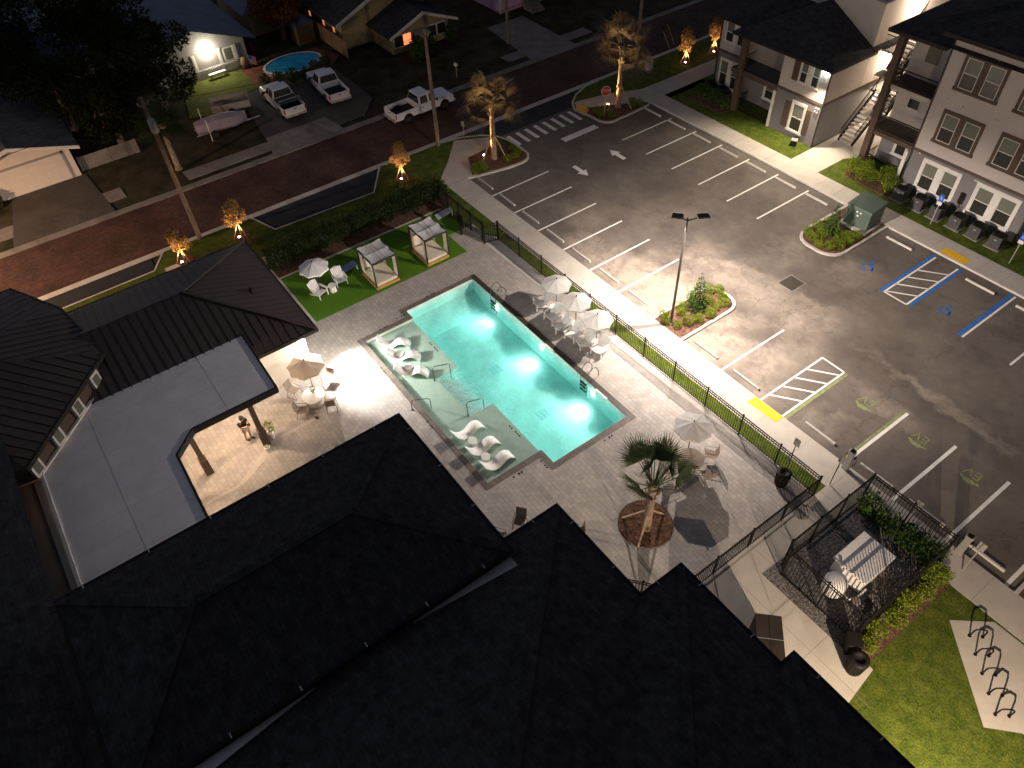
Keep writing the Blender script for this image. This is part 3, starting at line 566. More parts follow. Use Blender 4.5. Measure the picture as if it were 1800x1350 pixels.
# depth-mark tiles set in the deck edge and on the shelf
dm = MB()
def marks(x, y, ang, n=4):
    c, s_ = math.cos(ang), math.sin(ang)
    for k in range(n):
        if k == 1: continue
        q = MB(); q.box(-.28+.16*k, -.05, 0, -.2+.16*k, .05, .006)
        q.xf(Matrix.Translation((x, y, 0.127)) @ Matrix.Rotation(ang, 4, 'Z')); i = len(dm.v); dm.v += q.v; dm.f += [tuple(i+t for t in f) for f in q.f]
for (x, y, a) in ((7.2,-11.7,1.57),(7.45,-13.0,1.57),(10.5,-14.75,0),(15.5,-14.75,0),(20.9,-13.0,1.57),(21.2,-11.6,0),(21.9,-8.0,1.57),(6.6,-9.2,1.57),(11.5,-5.95,0),(16.6,-5.95,0)): marks(x, y, a)
struct('depth_marks', dm, 'black')
d2 = MB()
for (x, y) in ((10.4,-11.35),(18.4,-11.35)):
    for k in range(6):
        if k != 2: d2.box(x-.5+.17*k, y-.05, zs, x-.41+.17*k, y+.05, zs+.006)
struct('shelf_marks', d2, 'black')

# ---------------------------------------------------------------- painted markings
pk = MB(); Z0, Z1 = 0.0005, 0.006
def line(x0, y0, x1, y1, w, b=pk):
    d = Vector((x1-x0, y1-y0)).normalized(); n = Vector((-d.y, d.x))*w/2
    b.hexa([(x0-n.x,y0-n.y,Z0),(x1-n.x,y1-n.y,Z0),(x1+n.x,y1+n.y,Z0),(x0+n.x,y0+n.y,Z0)], [(x0-n.x,y0-n.y,Z1),(x1-n.x,y1-n.y,Z1),(x1+n.x,y1+n.y,Z1),(x0+n.x,y0+n.y,Z1)])
for k in range(6): line(2.715*k, 0.12, 2.715*k, 5.3, .11)
for k in range(6): line(0.164+2.715*k, 17.85, 0.164+2.715*k, 12.5, .11)
line(22.05,0.12,22.05,5.3,.11)
line(30.09,0.12,30.09,5.3,.17); line(32.79,0.12,32.79,5.3,.17); line(35.52,0.12,35.52,5.3,.17); line(38.3,0.12,38.3,5.3,.17)
def hatch(x0, x1, yc, ya, flip):
    line(x0,yc,x0,ya,.11); line(x1,yc,x1,ya,.11); line(x0,ya,x1,ya,.11)
    n = 4; s = abs(ya-yc)/5.0; yl = min(ya, yc)
    for k in range(n):
        y = yl+s*(k+(.62 if ya > yc else .1)); line(x0, y, x1, y+s*1.02, .10)
hatch(24.84,26.28,0.12,5.2,False); hatch(23.55,25.05,17.9,12.6,True)
line(28.6,18.1,28.6,12.6,.12); line(31.4,18.1,31.4,12.6,.12); line(34.2,18.1,34.2,12.6,.12); line(37,18.1,37,12.6,.12)
struct('parking_lines', pk, 'whitepaint')
gb = MB(); line(26.46,0.12,26.46,5.2,.16,gb); line(29.91,0.12,29.91,5.3,.14,gb); struct('green_lines', gb, 'greenpaint')
bb = MB(); line(23.36,18.0,23.36,12.5,.20,bb); line(25.24,18.0,25.24,12.7,.20,bb); line(28.38,18.1,28.38,12.6,.24,bb); struct('blue_lines', bb, 'bluepaint')
cw_ = MB()
for k in range(8):
    y = 5.95+0.888*k; line(-6.12, y+.02, -4.42, y+.02, .34, cw_)
struct('crosswalk', cw_, 'whitepaint')
sb_ = MB(); line(-2.8,8.95,-2.8,12.4,.62,sb_); struct('stop_line', sb_, 'whitepaint')
ar = MB()
def arrow(x, y, s):
    for pl in ([(-.85,-.17),(.1,-.17),(.1,.17),(-.85,.17)], [(.1,-.42),(.85,0),(.1,.42)]):
        ar.hexa([(x+s*a, y+s*b, Z0) for a, b in pl], [(x+s*a, y+s*b, Z1) for a, b in pl])
arrow(1.5,7.2,1); arrow(1.5,10.8,-1)
struct('direction_arrows', ar, 'whitepaint')
def wheelchair(b, x, y, ang, s, z=0.001, h=.005):
    q = MB()
    def ln(a, c, w=.13): 
        d = (Vector(c)-Vector(a)).normalized(); n = Vector((-d.y, d.x))*w/2; a = Vector(a); c = Vector(c)
        q.hexa([(*(a-n),0),(*(c-n),0),(*(c+n),0),(*(a+n),0)], [(*(a-n),h),(*(c-n),h),(*(c+n),h),(*(a+n),h)])
    pts = [(0.0+.42*math.cos(R(t)), -.25+.42*math.sin(R(t))) for t in range(110, 391, 28)]
    for a, c in zip(pts[:-1], pts[1:]): ln(a, c, .12)
    ln((-.08,.52),(-.02,-.08)); ln((-.02,-.05),(.36,-.05)); ln((.34,-.02),(.52,-.5)); ln((.5,-.5),(.66,-.44)); ln((-.05,.24),(.3,.24))
    q.prism([(-.1+.13*math.cos(R(t)), .74+.13*math.sin(R(t))) for t in range(0,360,45)], 0, h)
    q.xf(Matrix.Translation((x, y, z)) @ Matrix.Rotation(ang, 4, 'Z') @ Matrix.Diagonal((s, s, 1, 1)))
    i = len(b.v); b.v += q.v; b.f += [tuple(i+t for t in f) for f in q.f]
wc = MB(); wheelchair(wc, 21.52, 14.0, 0, .75); wheelchair(wc, 26.75, 13.95, 0, .75); struct('accessible_symbols', wc, 'bluepaint')
ev = MB()
for x in (28.22, 31.34, 34.13):
    q = text_mb('EV', .78); q.xf(Matrix.Translation((x+.1, 4.45, .005)) @ Matrix.Rotation(math.pi, 4, 'Z')); i = len(ev.v); ev.v += q.v; ev.f += [tuple(i+t for t in f) for f in q.f]
    car = [(.78*a_, .72*b_) for a_, b_ in [(-.62,0),(-.62,.16),(-.4,.2),(-.22,.4),(.25,.4),(.45,.2),(.62,.14),(.62,0),(.42,0),(.34,.1),(.22,0),(-.22,0),(-.32,.1),(-.42,0)]]
    ev.face([(x+.18-a, 4.02-b, .005) for a, b in car])
struct('charging_bay_letters', ev, 'greenpaint')
yp = MB()
yp.prism([(24.55,-.62),(26.4,-.55),(26.4,.02),(24.6,.0)], .11, .129); yp.prism([(23.4,18.42),(25.1,18.42),(25.1,19.1),(23.4,19.1)], .11, .129); yp.prism([(-6.3,13.25),(-5.9,12.75),(-4.75,12.98),(-5.05,13.5),(-5.9,13.7)], .10, .131)
struct('tactile_pads', yp, 'yellowpaint')
# ================================================================ BUILDINGS
# ---- clubhouse: standing-seam hip roof, flat membrane roof, raised corner tower
club = thing('clubhouse', 'clubhouse with brown metal hip roof and pale flat patio roof beside the pool', 'building')
b = MB(); b.box(-0.4,-60,0,8.1,-17.8,3.45); b.box(5.0,-34,0,9.0,-27,3.9); b.build('wall', 'stucco', club)
b = MB()
hip(b, -1.1,-62,8.72,-17.2,3.5,.37); ridge_z = 3.5+4.91*.37
def rib(p0, p1): b.beam(Vector(p0)+Vector((0,0,.02)), Vector(p1)+Vector((0,0,.01)), .035, .045)
cx_ = 3.81
for k in range(70):
    y = -17.6-.46*k
    for sx, ex in ((-1, -1.1), (1, 8.72)):
        t = min(1.0, (-17.2-y)/4.91)       # distance up the slope reached before the hip line
        rib((ex, y, 3.5), (ex+(cx_-ex)*t, y, 3.5+4.91*.37*t))
for k in range(21):
    x = -0.9+.46*k; t = min(1.0, min(x+1.1, 8.72-x)/4.91); rib((x,-17.2,3.5),(x,-17.2-4.91*t,3.5+4.91*.37*t))
rib((cx_,-22.1,ridge_z+.02),(cx_,-60,ridge_z+.02)); b.beam((-1.1,-17.2,3.55),(cx_,-22.1,ridge_z+.05),.16,.08); b.beam((8.72,-17.2,3.55),(cx_,-22.1,ridge_z+.05),.16,.08)
b.build('metal_roof', 'metalroof', club)
b = MB(); eave(b, -1.1,-62,8.72,-17.2,3.5); b.build('gutter', 'fascia', club)
fl = [(6.7,-20.6),(11.95,-20.72),(11.95,-24.92),(12.98,-26.0),(18.2,-26.1),(18.2,-31.25),(10.2,-31.2),(6.05,-27.2)]
b = MB(); b.prism(fl, 3.78, 4.0); fo = b.build('flat_roof', 'membrane', club)
b = MB()
for k in range(9):
    x = 7.6+1.15*k; ylo = -27.2-(x-6.05) if x < 10.2 else -31.2; yhi = -20.65 if x < 11.95 else -26.05
    if x < 17.8: b.box(x-.015, max(ylo,-31.1)+.06, 3.99, x+.015, yhi-.1, 4.006)
for y in (-23.1,-28.6): b.box(6.9 if y > -27 else 8.3, y-.015, 3.99, 11.8 if y > -25 else 17.8, y+.015, 4.006)
b.build('roof_seam', 'membrane_seam', fo)
b = MB()
for a, c in zip(fl[1:5], fl[2:6]): ribbon([a, c], .10, 3.70, 4.05, b)
ribbon([fl[0], fl[1]], .10, 3.70, 4.05, b); b.build('roof_edge', 'fascia', club)
b = MB(); ribbon([fl[5],fl[6]], .14, 3.9, 4.07, b); b.build('roof_edge_trim', 'trimwhite', club)
# tower
n = [(5.55,-26.75),(10.75,-31.4),(11.1,-36.5),(5.6,-41.5),(-0.5,-41.5),(-2.75,-36),(-2.75,-29.4),(0.75,-27.6)]
b = MB(); cxy = (4.0,-34.0)
for a, c in zip(n, n[1:]+n[:1]): b.face([(*a,5.1),(*c,5.1),(cxy[0],cxy[1],7.4)])
for a, c in zip(n, n[1:]+n[:1]):
    A = Vector((*a,5.1)); B_ = Vector((*c,5.1)); P = Vector((*cxy,7.4)); kk = int((B_-A).length/.45)
    for q in range(1, kk):
        s0 = A.lerp(B_, q/kk); t = 1-abs(2*q/kk-1); M_ = (A+B_)/2; b.beam(s0+Vector((0,0,.02)), s0+(P-M_)*min(.98, max(.05, t))+Vector((0,0,.02)), .04, .06)
b.build('tower_roof', 'metalroof', club)
b = MB(); ribbon(n, .14, 4.92, 5.14, b, True); b.build('tower_gutter', 'fascia', club)
b = MB(); inner = [(6.05,-27.3),(10.25,-31.3),(10.3,-36.2),(5.4,-40.7),(0,-40.7),(-2,-36),(-2,-29.8),(1.0,-28.2)]
b.prism(inner, 3.6, 5.0); b.build('tower_wall', 'trimbrown', club)
d = Vector((10.25-6.05, -31.3+27.3)).normalized(); nn = Vector((-d.y, d.x))
for k in range(4):
    p = Vector((6.05,-27.3))+d*(.25+1.72*k)
    b = MB(); a = p+nn*.02; c = p+d*.62+nn*.02
    for z0, z1, o_ in ((4.06,5.0,.16),): b.hexa([(*a,z0),(*c,z0),(*(c+nn*o_),z0),(*(a+nn*o_),z0)], [(*a,z1),(*c,z1),(*(c+nn*o_),z1),(*(a+nn*o_),z1)])
    w_ = b.build('tower_window', 'trimwhite', club)
    b = MB(); a = p+d*.12+nn*.182; c = p+d*.5+nn*.182; b.hexa([(*a,4.2),(*c,4.2),(*(c+nn*.012),4.2),(*(a+nn*.012),4.2)], [(*a,4.85),(*c,4.85),(*(c+nn*.012),4.85),(*(a+nn*.012),4.85)])
    b.build('pane', 'pane_blind', w_)
b = MB(); a = Vector((6.0,-27.2))+nn*.1; c = Vector((10.25,-31.25))+nn*.1; ribbon([a, c], .14, 3.95, 4.09, b); b.build('roof_flashing', 'trimwhite', club)
# wing roof behind the tower, small pipe vents
b = MB(); b.hexa([(8.6,-50,3.55),(17.5,-50,3.55),(17.5,-31.25,3.55),(8.6,-31.3,3.55)], [(8.6,-50,9.2),(17.5,-50,9.2),(17.5,-31.3,3.6),(8.6,-31.35,3.6)])
for k in range(40):
    y = 0
b.build('wing_roof', 'metalroof', club)
for (x, y, z) in ((4.6,-18.9,4.0),(2.2,-20.6,4.35)):
    b = MB(); b.tube([(x,y,z),(x,y,z+.45)], .09, 8); b.build('vent_pipe', 'black', club)
b = MB(); b.tube([(11.4,-32.9,4.0),(11.4,-32.9,4.45)], .06, 8); b.build('pale_vent_pipe', 'trimwhite', club)
for (x, y) in ((11.3,-22.15),(11.25,-25.2),(12.7,-26.6)):
    b = MB(); b.box(x-.13,y-.13,0.1,x+.13,y+.13,3.78); b.box(x-.19,y-.19,0.1,x+.19,y+.19,1.25); b.build('porch_post', 'trimbrown', club)
b = MB(); b.box(6.6,-31,0.1,6.8,-20.7,3.78); b.box(6.6,-32,0.1,30,-31.3,3.7); b.build('patio_wall', 'stucco', club)
# floodlight on the eave over the patio
b = MB(); b.box(8.1,-18.2,2.45,8.28,-17.85,2.65); b.build('flood_lamp', 'pool_lamp_glass', club)
light('flood_light', 'SPOT', (8.4,-17.85,2.5), 2400, (1.0,0.95,0.88), club, (10.5,-15.3,0), .06, 92, .9)
light('flood_light', 'POINT', (8.6,-17.3,2.7), 240, (1.0,0.93,0.84), club, None, .05)
b = MB(); b.box(10.2,-22.6,3.68,10.5,-22.3,3.76); b.build('porch_lamp', glow('porch_glass', (1,.75,.5), 8.0), club)
light('porch_light', 'POINT', (10.35,-23.2,3.4), 190, (1.0,0.72,0.48), club, None, .12)
light('porch_light', 'POINT', (12.2,-28.2,3.4), 150, (1.0,0.72,0.48), club, None, .12)

# ---- shingled apartment block in the foreground
apt = thing('apartment_building', 'dark shingled apartment roof with stepped eaves filling the foreground', 'building')
b = MB()
for (x0,y0,x1,y1) in ((20.2,-44,26.9,-18.5),(27.3,-44,60,-16.0),(31.9,-30,60,-14.0),(36.3,-30,60,-13.35)): b.box(x0,y0,0,x1,y1,6.0+.01*x0-.2)
b.build('wall', 'sidinghigh', apt)
for (x0,y0,x1,y1,z) in ((19.55,-31.3,27.3,-17.85,6.9),(26.6,-46,62,-15.15,6.2),(31.22,-40,62.3,-13.22,6.21),(35.66,-38,62.6,-12.6,6.22)):
    b = MB(); hip(b, x0,y0,x1,y1,z,.36)
    o = b.build('roof', 'shingle', apt)
    b = MB(); ridge_caps(b, x0,y0,x1,y1,z,.36); b.build('ridge_cap', 'shingle', o)
    b = MB(); eave(b, x0,y0,x1,y1,z,.18,.12); b.build('gutter', 'black', o)
    b = MB()
    for k in range(40):
        y = y1-1.1-2.3*k
        if y > y0 and y > -36: b.box(x0-.12, y-.02, z+.012, x0+.06, y+.02, z+.035); b.box(x1-.06, y-.02, z+.012, x1+.12, y+.02, z+.035)
        x = x0+.9+2.3*k
        if x < x1: b.box(x-.02, y1-.06, z+.012, x+.02, y1+.12, z+.035)
    b.build('gutter_strap', 'steel', o)
b = MB()
b.hexa([(27.45,-17.9,6.55),(27.9,-17.9,6.6),(27.46,-21.9,6.55),(27.45,-21.9,6.55)], [(27.45,-17.9,6.62),(27.9,-17.9,6.67),(27.46,-21.9,6.62),(27.45,-21.9,6.62)]); b.build('valley_flashing', 'galv', apt); b = MB()
b.hexa([(27.45,-25.5,6.6),(27.46,-25.5,6.6),(28.1,-31.2,6.75),(27.45,-31.2,6.7)], [(27.45,-25.5,6.67),(27.46,-25.5,6.67),(28.1,-31.2,6.82),(27.45,-31.2,6.77)])
b.build('valley_flashing', 'galv', apt)
b = MB(); b.box(19.0,-46,6.0,19.3,-31.6,6.2); hip(b, 9,-60,26.4,-31.6,6.1,.36); b.build('side_roof', 'shingle', apt)
b = MB(); b.box(20.6,-25.6,7.2,20.75,-19.6,7.28); b.build('ridge_vent', 'black', apt)
b = MB(); b.box(43.0,-13.3,5.3,43.4,-13.05,5.6); b.build('wall_lamp', 'pool_lamp_glass', apt)
light('wall_lamp_light', 'SPOT', (43.2,-12.9,5.4), 4000, (1.0,0.78,0.56), apt, (39.0,-6.0,0), .02, 155, .6)

# ---- windows and rails for the two apartment blocks by the lot (facades face -y)
def window(parent, x0, x1, z0, z1, y, trim, double=True, frame=.16, sash='trimwhite', upper='pane_blind'):
    b = MB(); P = .05
    b.box(x0-frame, y-P, z1, x1+frame, y-.001, z1+frame+.05); b.box(x0-frame-.06, y-P-.02, z0-frame, x1+frame+.06, y-.001, z0)
    b.box(x0-frame, y-P, z0, x0, y-.001, z1); b.box(x1, y-P, z0, x1+frame, y-.001, z1)
    spans = [(x0, x1)]
    if double:
        m = (x0+x1)/2; b.box(m-.21, y-P, z0, m+.21, y-.001, z1); spans = [(x0, m-.21), (m+.21, x1)]
    w_ = b.build('window', trim, parent)
    for (a, c) in spans:
        b = MB(); h = (z0+z1)/2; t = .05
        b.box(a, y-.035, z0, c, y-.002, z0+t); b.box(a, y-.035, z1-t, c, y-.002, z1); b.box(a, y-.035, h-t/2, c, y-.002, h+t/2); b.box(a, y-.035, z0+t, a+t, y-.002, z1-t); b.box(c-t, y-.035, z0+t, c, y-.002, z1-t)
        b.build('sash', sash, w_)
        b = MB(); b.box(a+t, y-.016, h+t/2, c-t, y-.003, z1-t); b.build('pane', upper, w_)
        b = MB(); b.box(a+t, y-.014, z0+t, c-t, y-.003, h-t/2); b.build('pane', 'pane_dark', w_)
    return w_
def shutter(parent, x0, x1, z0, z1, y):
    b = MB(); b.box(x0, y-.05, z0, x1, y-.001, z1)
    for k in range(int((z1-z0)/.12)): b.box(x0+.05, y-.065, z0+.06+.12*k, x1-.05, y-.05, z0+.12+.12*k)
    b.build('shutter', 'trimbrown', parent)
def rail(parent, x0, x1, y, z, side=None, h=1.07):
    b = MB()
    b.box(x0, y-.03, z+h-.05, x1, y+.03, z+h); b.box(x0, y-.02, z+.08, x1, y+.02, z+.12)
    n = int((x1-x0)/.11)
    for k in range(n+1): x = x0+(x1-x0)*k/n; b.box(x-.009, y-.009, z+.12, x+.009, y+.009, z+h-.05)
    if side:
        xs, y1 = side
        b.box(xs-.03, y, z+h-.05, xs+.03, y1, z+h); b.box(xs-.02, y, z+.08, xs+.02, y1, z+.12)
        for k in range(int((y1-y)/.11)): b.box(xs-.009, y+.11*k-.009, z+.12, xs+.009, y+.11*k+.009, z+h-.05)
    b.build('railing', 'black', parent)

# two-storey block
a1 = thing('apartment_block', 'two-storey apartment block with bright corner wall lamp at the far end of the lot', 'building')
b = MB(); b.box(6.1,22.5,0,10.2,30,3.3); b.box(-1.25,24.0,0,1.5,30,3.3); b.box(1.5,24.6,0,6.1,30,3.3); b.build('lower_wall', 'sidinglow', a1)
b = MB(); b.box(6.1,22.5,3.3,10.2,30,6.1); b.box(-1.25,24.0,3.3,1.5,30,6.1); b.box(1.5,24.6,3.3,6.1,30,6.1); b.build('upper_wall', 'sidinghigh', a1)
b = MB(); b.box(4.0,26.8,0,10.205,44,9.3); b.build('tall_wall', 'stucco', a1)
b = MB(); b.box(10.205,24.5,0,10.215,44,3.3); b.build('side_lower_wall', 'sidinglow', a1)
b = MB(); b.box(6.06,22.46,3.3,10.24,22.499,3.5); b.box(10.201,22.5,3.3,10.24,44,3.5); b.box(-1.29,23.96,3.3,1.5,23.999,3.5); b.box(1.5,22.5,2.98,6.1,24.6,3.28); b.build('belt', 'trimbrown', a1)
b = MB(); b.box(10.16,22.455,0,10.25,22.52,6.1); b.build('corner_trim', 'bronze', a1); b = MB(); b.box(-1.3,23.955,0,-1.2,24.03,6.1); b.build('corner_trim', 'bronze', a1)
b = MB(); b.box(2.2,22.35,0,2.65,22.8,6.0); b.build('porch_post', 'trimbrown', a1)
b = MB(); b.box(2.35,22.55,3.28,6.1,24.6,3.34); b.build('balcony_floor', 'sidinglow', a1)
b = MB(); b.box(5.85,22.44,0.1,6.08,22.499,3.0); b.build('porch_trim', 'trimwhite', a1)
rail(a1, 2.65, 6.1, 22.6, 3.34, (2.45, 24.0)); rail(a1, 2.65, 6.1, 22.6, 0.12, (2.45, 24.0))
for z0, z1 in ((.72,2.72),(4.25,5.75)): window(a1, -0.75, 1.25, z0, z1, 24.0, 'trimwhite', True, .14 if z0 < 3 else .06)
window(a1, 7.85, 8.85, .72, 2.72, 22.5, 'trimwhite', False); shutter(a1, 7.1,7.62,.72,2.7,22.5); shutter(a1, 9.05,9.5,.72,2.7,22.5)
window(a1, 7.75, 9.35, 4.35, 5.85, 22.5, 'trimwhite', True, .08); shutter(a1, 7.1,7.6,4.3,5.85,22.5)
window(a1, 3.6, 4.5, .9, 2.3, 24.6, 'trimwhite', False)
b = MB(); b.box(3.3,24.55,4.75,4.1,24.599,5.6); b.build('window_blind', 'blind_white', a1)
b = MB(); hip(b, 1.6,22.0,10.55,40,6.2,.52); b.build('roof', 'shingle', a1)
b = MB(); hip(b, -1.75,23.45,8,40,6.21,.52); b.build('roof', 'shingle', a1)
b = MB(); b.hexa([(-2,27.3,6.4),(9.9,27.3,6.4),(9.9,44,9.3),(-2,44,9.3)],[(-2,27.3,9.3),(9.9,27.3,9.3),(9.9,44,9.6),(-2,44,9.6)]); b.build('upper_roof', 'shingle', a1)
b = MB(); eave(b, 1.6,22.0,10.55,26.8,6.2,.2,.1); eave(b,-1.75,23.45,1.5,27,6.21,.2,.1); b.build('gutter', 'fascia', a1)
b = MB(); b.box(9.65,22.25,5.62,9.95,22.495,5.88); b.build('wall_lamp', 'pool_lamp_glass', a1)
light('wall_lamp_light', 'SPOT', (9.8,21.95,5.6), 1500, (1.0,0.83,0.62), a1, (10.4,17.8,0), .06, 128, .5)
light('wall_streak_light', 'SPOT', (9.85,22.38,5.75), 1600, (1.0,0.9,0.75), a1, (9.9,22.44,3.0), .04, 46, .3)
b = MB()
for (x, z) in ((9.75,3.05),(9.95,3.05),(9.72,2.8),(9.9,2.75)): b.box(x-.05,22.42,z-.05,x+.05,22.499,z+.05)
b.build('wall_vent', 'trimwhite', a1)
# breezeway stair between the blocks
stt = thing('outdoor_staircase', 'dark steel staircase with pale treads in breezeway between the apartment blocks', 'staircase')
def flight(x0, x1, y0, z0, run, rise, n):
    t = MB(); s_ = MB()
    for k in range(n):
        y = y0+run*k/n; z = z0+rise*(k+1)/n; t.box(x0+.06, y, z-.05, x1-.06, y+run/n*1.02, z)
    for x in (x0, x1): s_.beam((x, y0, z0+.05), (x, y0+run, z0+rise+.05), .06, .3)
    for x in (x0, x1):
        s_.beam((x, y0, z0+1.0), (x, y0+run, z0+rise+1.0), .05, .05)
        for k in range(n*2): s_.box(x-.01, y0+run*k/n/2-.01, z0+rise*k/n/2+.1, x+.01, y0+run*k/n/2+.01, z0+rise*k/n/2+1.0)
    t.build('treads', 'concrete', stt); s_.build('stringers', 'black', stt)
flight(10.85, 12.05, 24.8, 0.12, 3.2, 2.9, 13)
flight(12.55, 13.6, 25.2, 3.05, 2.6, 2.9, 13); flight(12.55, 13.6, 25.2, 6.0, 2.6, 2.9, 13)
for q in ((10.26,28.0,2.85,14,33,3.02),(12.3,24.4,2.85,14,25.2,3.02),(10.26,28.0,5.8,14,33,5.97),(12.3,24.4,5.8,14,25.2,5.97)):
    b = MB(); b.box(*q); b.build('landing', 'concrete', stt)
b = MB()
for z in (3.02, 5.97):
    b.box(10.3,28.0,z+1.0,12.5,28.05,z+1.05)
    for k in range(20): b.box(10.3+.11*k,28.01,z,10.32+.11*k,28.03,z+1.0)
b.build('landing_rail', 'black', stt)
LG = glow('tube_lamp_glass', (1.0, .86, .66), 9.0); K['tube_lamp_glass'] = LG
for (y, z) in ((29.0, 5.62), (30.4, 8.6), (29.0, 2.7)):
    b = MB(); b.box(10.3, y, z, 10.42, y+1.2, z+.14); b.build('tube_lamp', 'tube_lamp_glass', stt)
    light('tube_light', 'POINT', (10.75, y+.6, z-.05), 260, (1.0, .82, .62), stt, None, .2)

# three-storey block
a2 = thing('apartment_block', 'three-storey apartment block with brown framed windows beside the stair breezeway', 'building')
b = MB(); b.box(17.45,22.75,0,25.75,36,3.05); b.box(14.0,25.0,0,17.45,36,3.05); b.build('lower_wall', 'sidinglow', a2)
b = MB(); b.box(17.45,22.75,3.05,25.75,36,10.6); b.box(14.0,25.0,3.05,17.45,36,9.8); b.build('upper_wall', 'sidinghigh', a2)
b = MB(); b.box(25.75,26.5,0,60,40,10.6); b.build('rear_wall', 'sidinghigh', a2)
b = MB(); b.box(17.42,22.71,3.05,25.78,22.749,3.25); b.box(13.95,23.0,2.75,17.45,25.0,3.05); b.build('belt', 'trimbrown', a2)
b = MB(); b.box(17.4,22.7,0,17.5,22.8,10.6); b.build('corner_trim', 'bronze', a2); b = MB(); b.box(25.7,22.7,0,25.8,22.8,10.6); b.build('corner_trim', 'bronze', a2)
b = MB(); b.box(13.85,22.85,0.1,14.3,23.3,9.8); b.build('porch_post', 'trimbrown', a2)
b = MB(); b.box(13.95,23.1,6.0,17.45,25.0,6.28); b.build('porch_beam', 'sidinghigh', a2)
for z in (3.05, 6.28):
    b = MB(); b.box(14.0,23.15,z,17.45,25.0,z+.05); b.build('balcony_floor', 'trimbrown', a2)
    rail(a2, 14.3, 17.42, 23.2, z+.05, (14.1, 24.6))
rail(a2, 14.3, 17.42, 23.2, .12, (14.1, 24.6))
b = MB(); b.box(17.0,22.7,0.1,17.25,22.76,2.75); b.build('porch_trim', 'trimwhite', a2)
for x0, x1 in ((18.6,20.95),(22.4,24.9)):
    window(a2, x0, x1, .78, 2.62, 22.75, 'trimwhite', True, .2)
    window(a2, x0, x1, 4.25, 6.05, 22.75, 'trimbrown', True, .2); window(a2, x0, x1, 7.75, 9.6, 22.75, 'trimbrown', True, .2)
window(a2, 15.2, 16.0, .95, 2.5, 25.0, 'trimwhite', False, .15); window(a2, 14.9, 15.8, 4.3, 5.7, 25.0, 'sidinghigh', False, .02)
b = MB(); b.box(15.0,24.95,7.5,15.9,24.999,8.6); b.build('window_blind', 'pane_blind', a2)
b = MB()
for (x, z) in ((18.0,10.1),(20.3,10.0),(21.5,6.75),(21.65,6.75),(19.4,6.75),(22.0,2.85),(22.15,2.85),(22.9,2.8),(23.05,2.8),(18.3,6.9),(18.0,3.0)):
    b.box(x-.06,22.71,z-.06,x+.06,22.749,z+.06)
b.build('wall_vent', 'sidinghigh', a2)
b = MB(); hip(b, 17.0,22.2,62,44,10.75,.4); b.build('roof', 'shingle', a2)
b = MB(); hip(b, 13.4,22.4,24,40,9.85,.35); b.build('porch_roof', 'shingle', a2)
b = MB(); eave(b, 17.0,22.2,62,44,10.75,.22,.1); eave(b, 13.4,22.4,17.2,40,9.85,.2,.1); b.build('gutter', 'fascia', a2)
b = MB(); b.box(21.55,22.66,1.0,21.9,22.749,1.75); b.box(21.7,22.68,0,21.76,22.74,1.0)
b.build('meter_box', 'acgrey', a2)
b = MB()
for k in range(8): b.tube([(21.1+.13*k,22.68,0.1),(21.1+.13*k,22.68,.9)], .02, 6)
b.build('conduit', 'galv', a2)

# ---- houses across the brick road
def gable(parent, x0, x1, yc, hw, ze, zr, m, th=.16, over=.0):
    """gable roof, ridge along x"""
    b = MB()
    for s_ in (-1, 1):
        e0 = (x0, yc+s_*hw, ze); e1 = (x1, yc+s_*hw, ze); r0 = (x0, yc, zr); r1 = (x1, yc, zr); up = Vector((0, 0, th))
        b.hexa([e0, e1, r1, r0], [Vector(e0)+up, Vector(e1)+up, Vector(r1)+up, Vector(r0)+up])
    return b.build('roof', m, parent)
def gable_house(parent, x0, x1, yc, hw, ze, zr, m):
    b = MB(); b.hexa([(x0,yc-hw,0),(x0,yc+hw,0),(x0,yc+hw,ze),(x0,yc,zr),(x0,yc-hw,ze)], [(x1,yc-hw,0),(x1,yc+hw,0),(x1,yc+hw,ze),(x1,yc,zr),(x1,yc-hw,ze)])
    return b.build('wall', m, parent)
gar = thing('garage', 'white garage with pale roll door and gridded shingle roof by the brick road', 'garage')
gable_house(gar, -33, -22.8, -26.6, 3.75, 2.4, 3.5, 'garagewall'); gr = gable(gar, -33.2, -22.35, -26.6, 4.5, 2.28, 3.62, 'shingle_blue')
b = MB()
for s_ in (-1, 1): b.hexa([(-22.36,-26.6+s_*4.5,2.2),(-22.28,-26.6+s_*4.5,2.2),(-22.28,-26.6,3.54),(-22.36,-26.6,3.54)], [(-22.36,-26.6+s_*4.5,2.46),(-22.28,-26.6+s_*4.5,2.46),(-22.28,-26.6,3.8),(-22.36,-26.6,3.8)])
b.build('rake_board', 'trimwhite', gr)
b = MB(); b.box(-22.8,-29.2,0.03,-22.76,-23.5,2.12)
for k in range(4): b.box(-22.765,-29.15,.06+.52*k,-22.745,-23.55,.53+.52*k)
b.build('roll_door', 'garagewall', gar)
b = MB(); b.box(-22.8,-23.5,0.03,-22.72,-23.35,2.3); b.box(-22.8,-29.35,2.12,-22.72,-23.35,2.27); b.build('door_frame', 'greywall', gar)

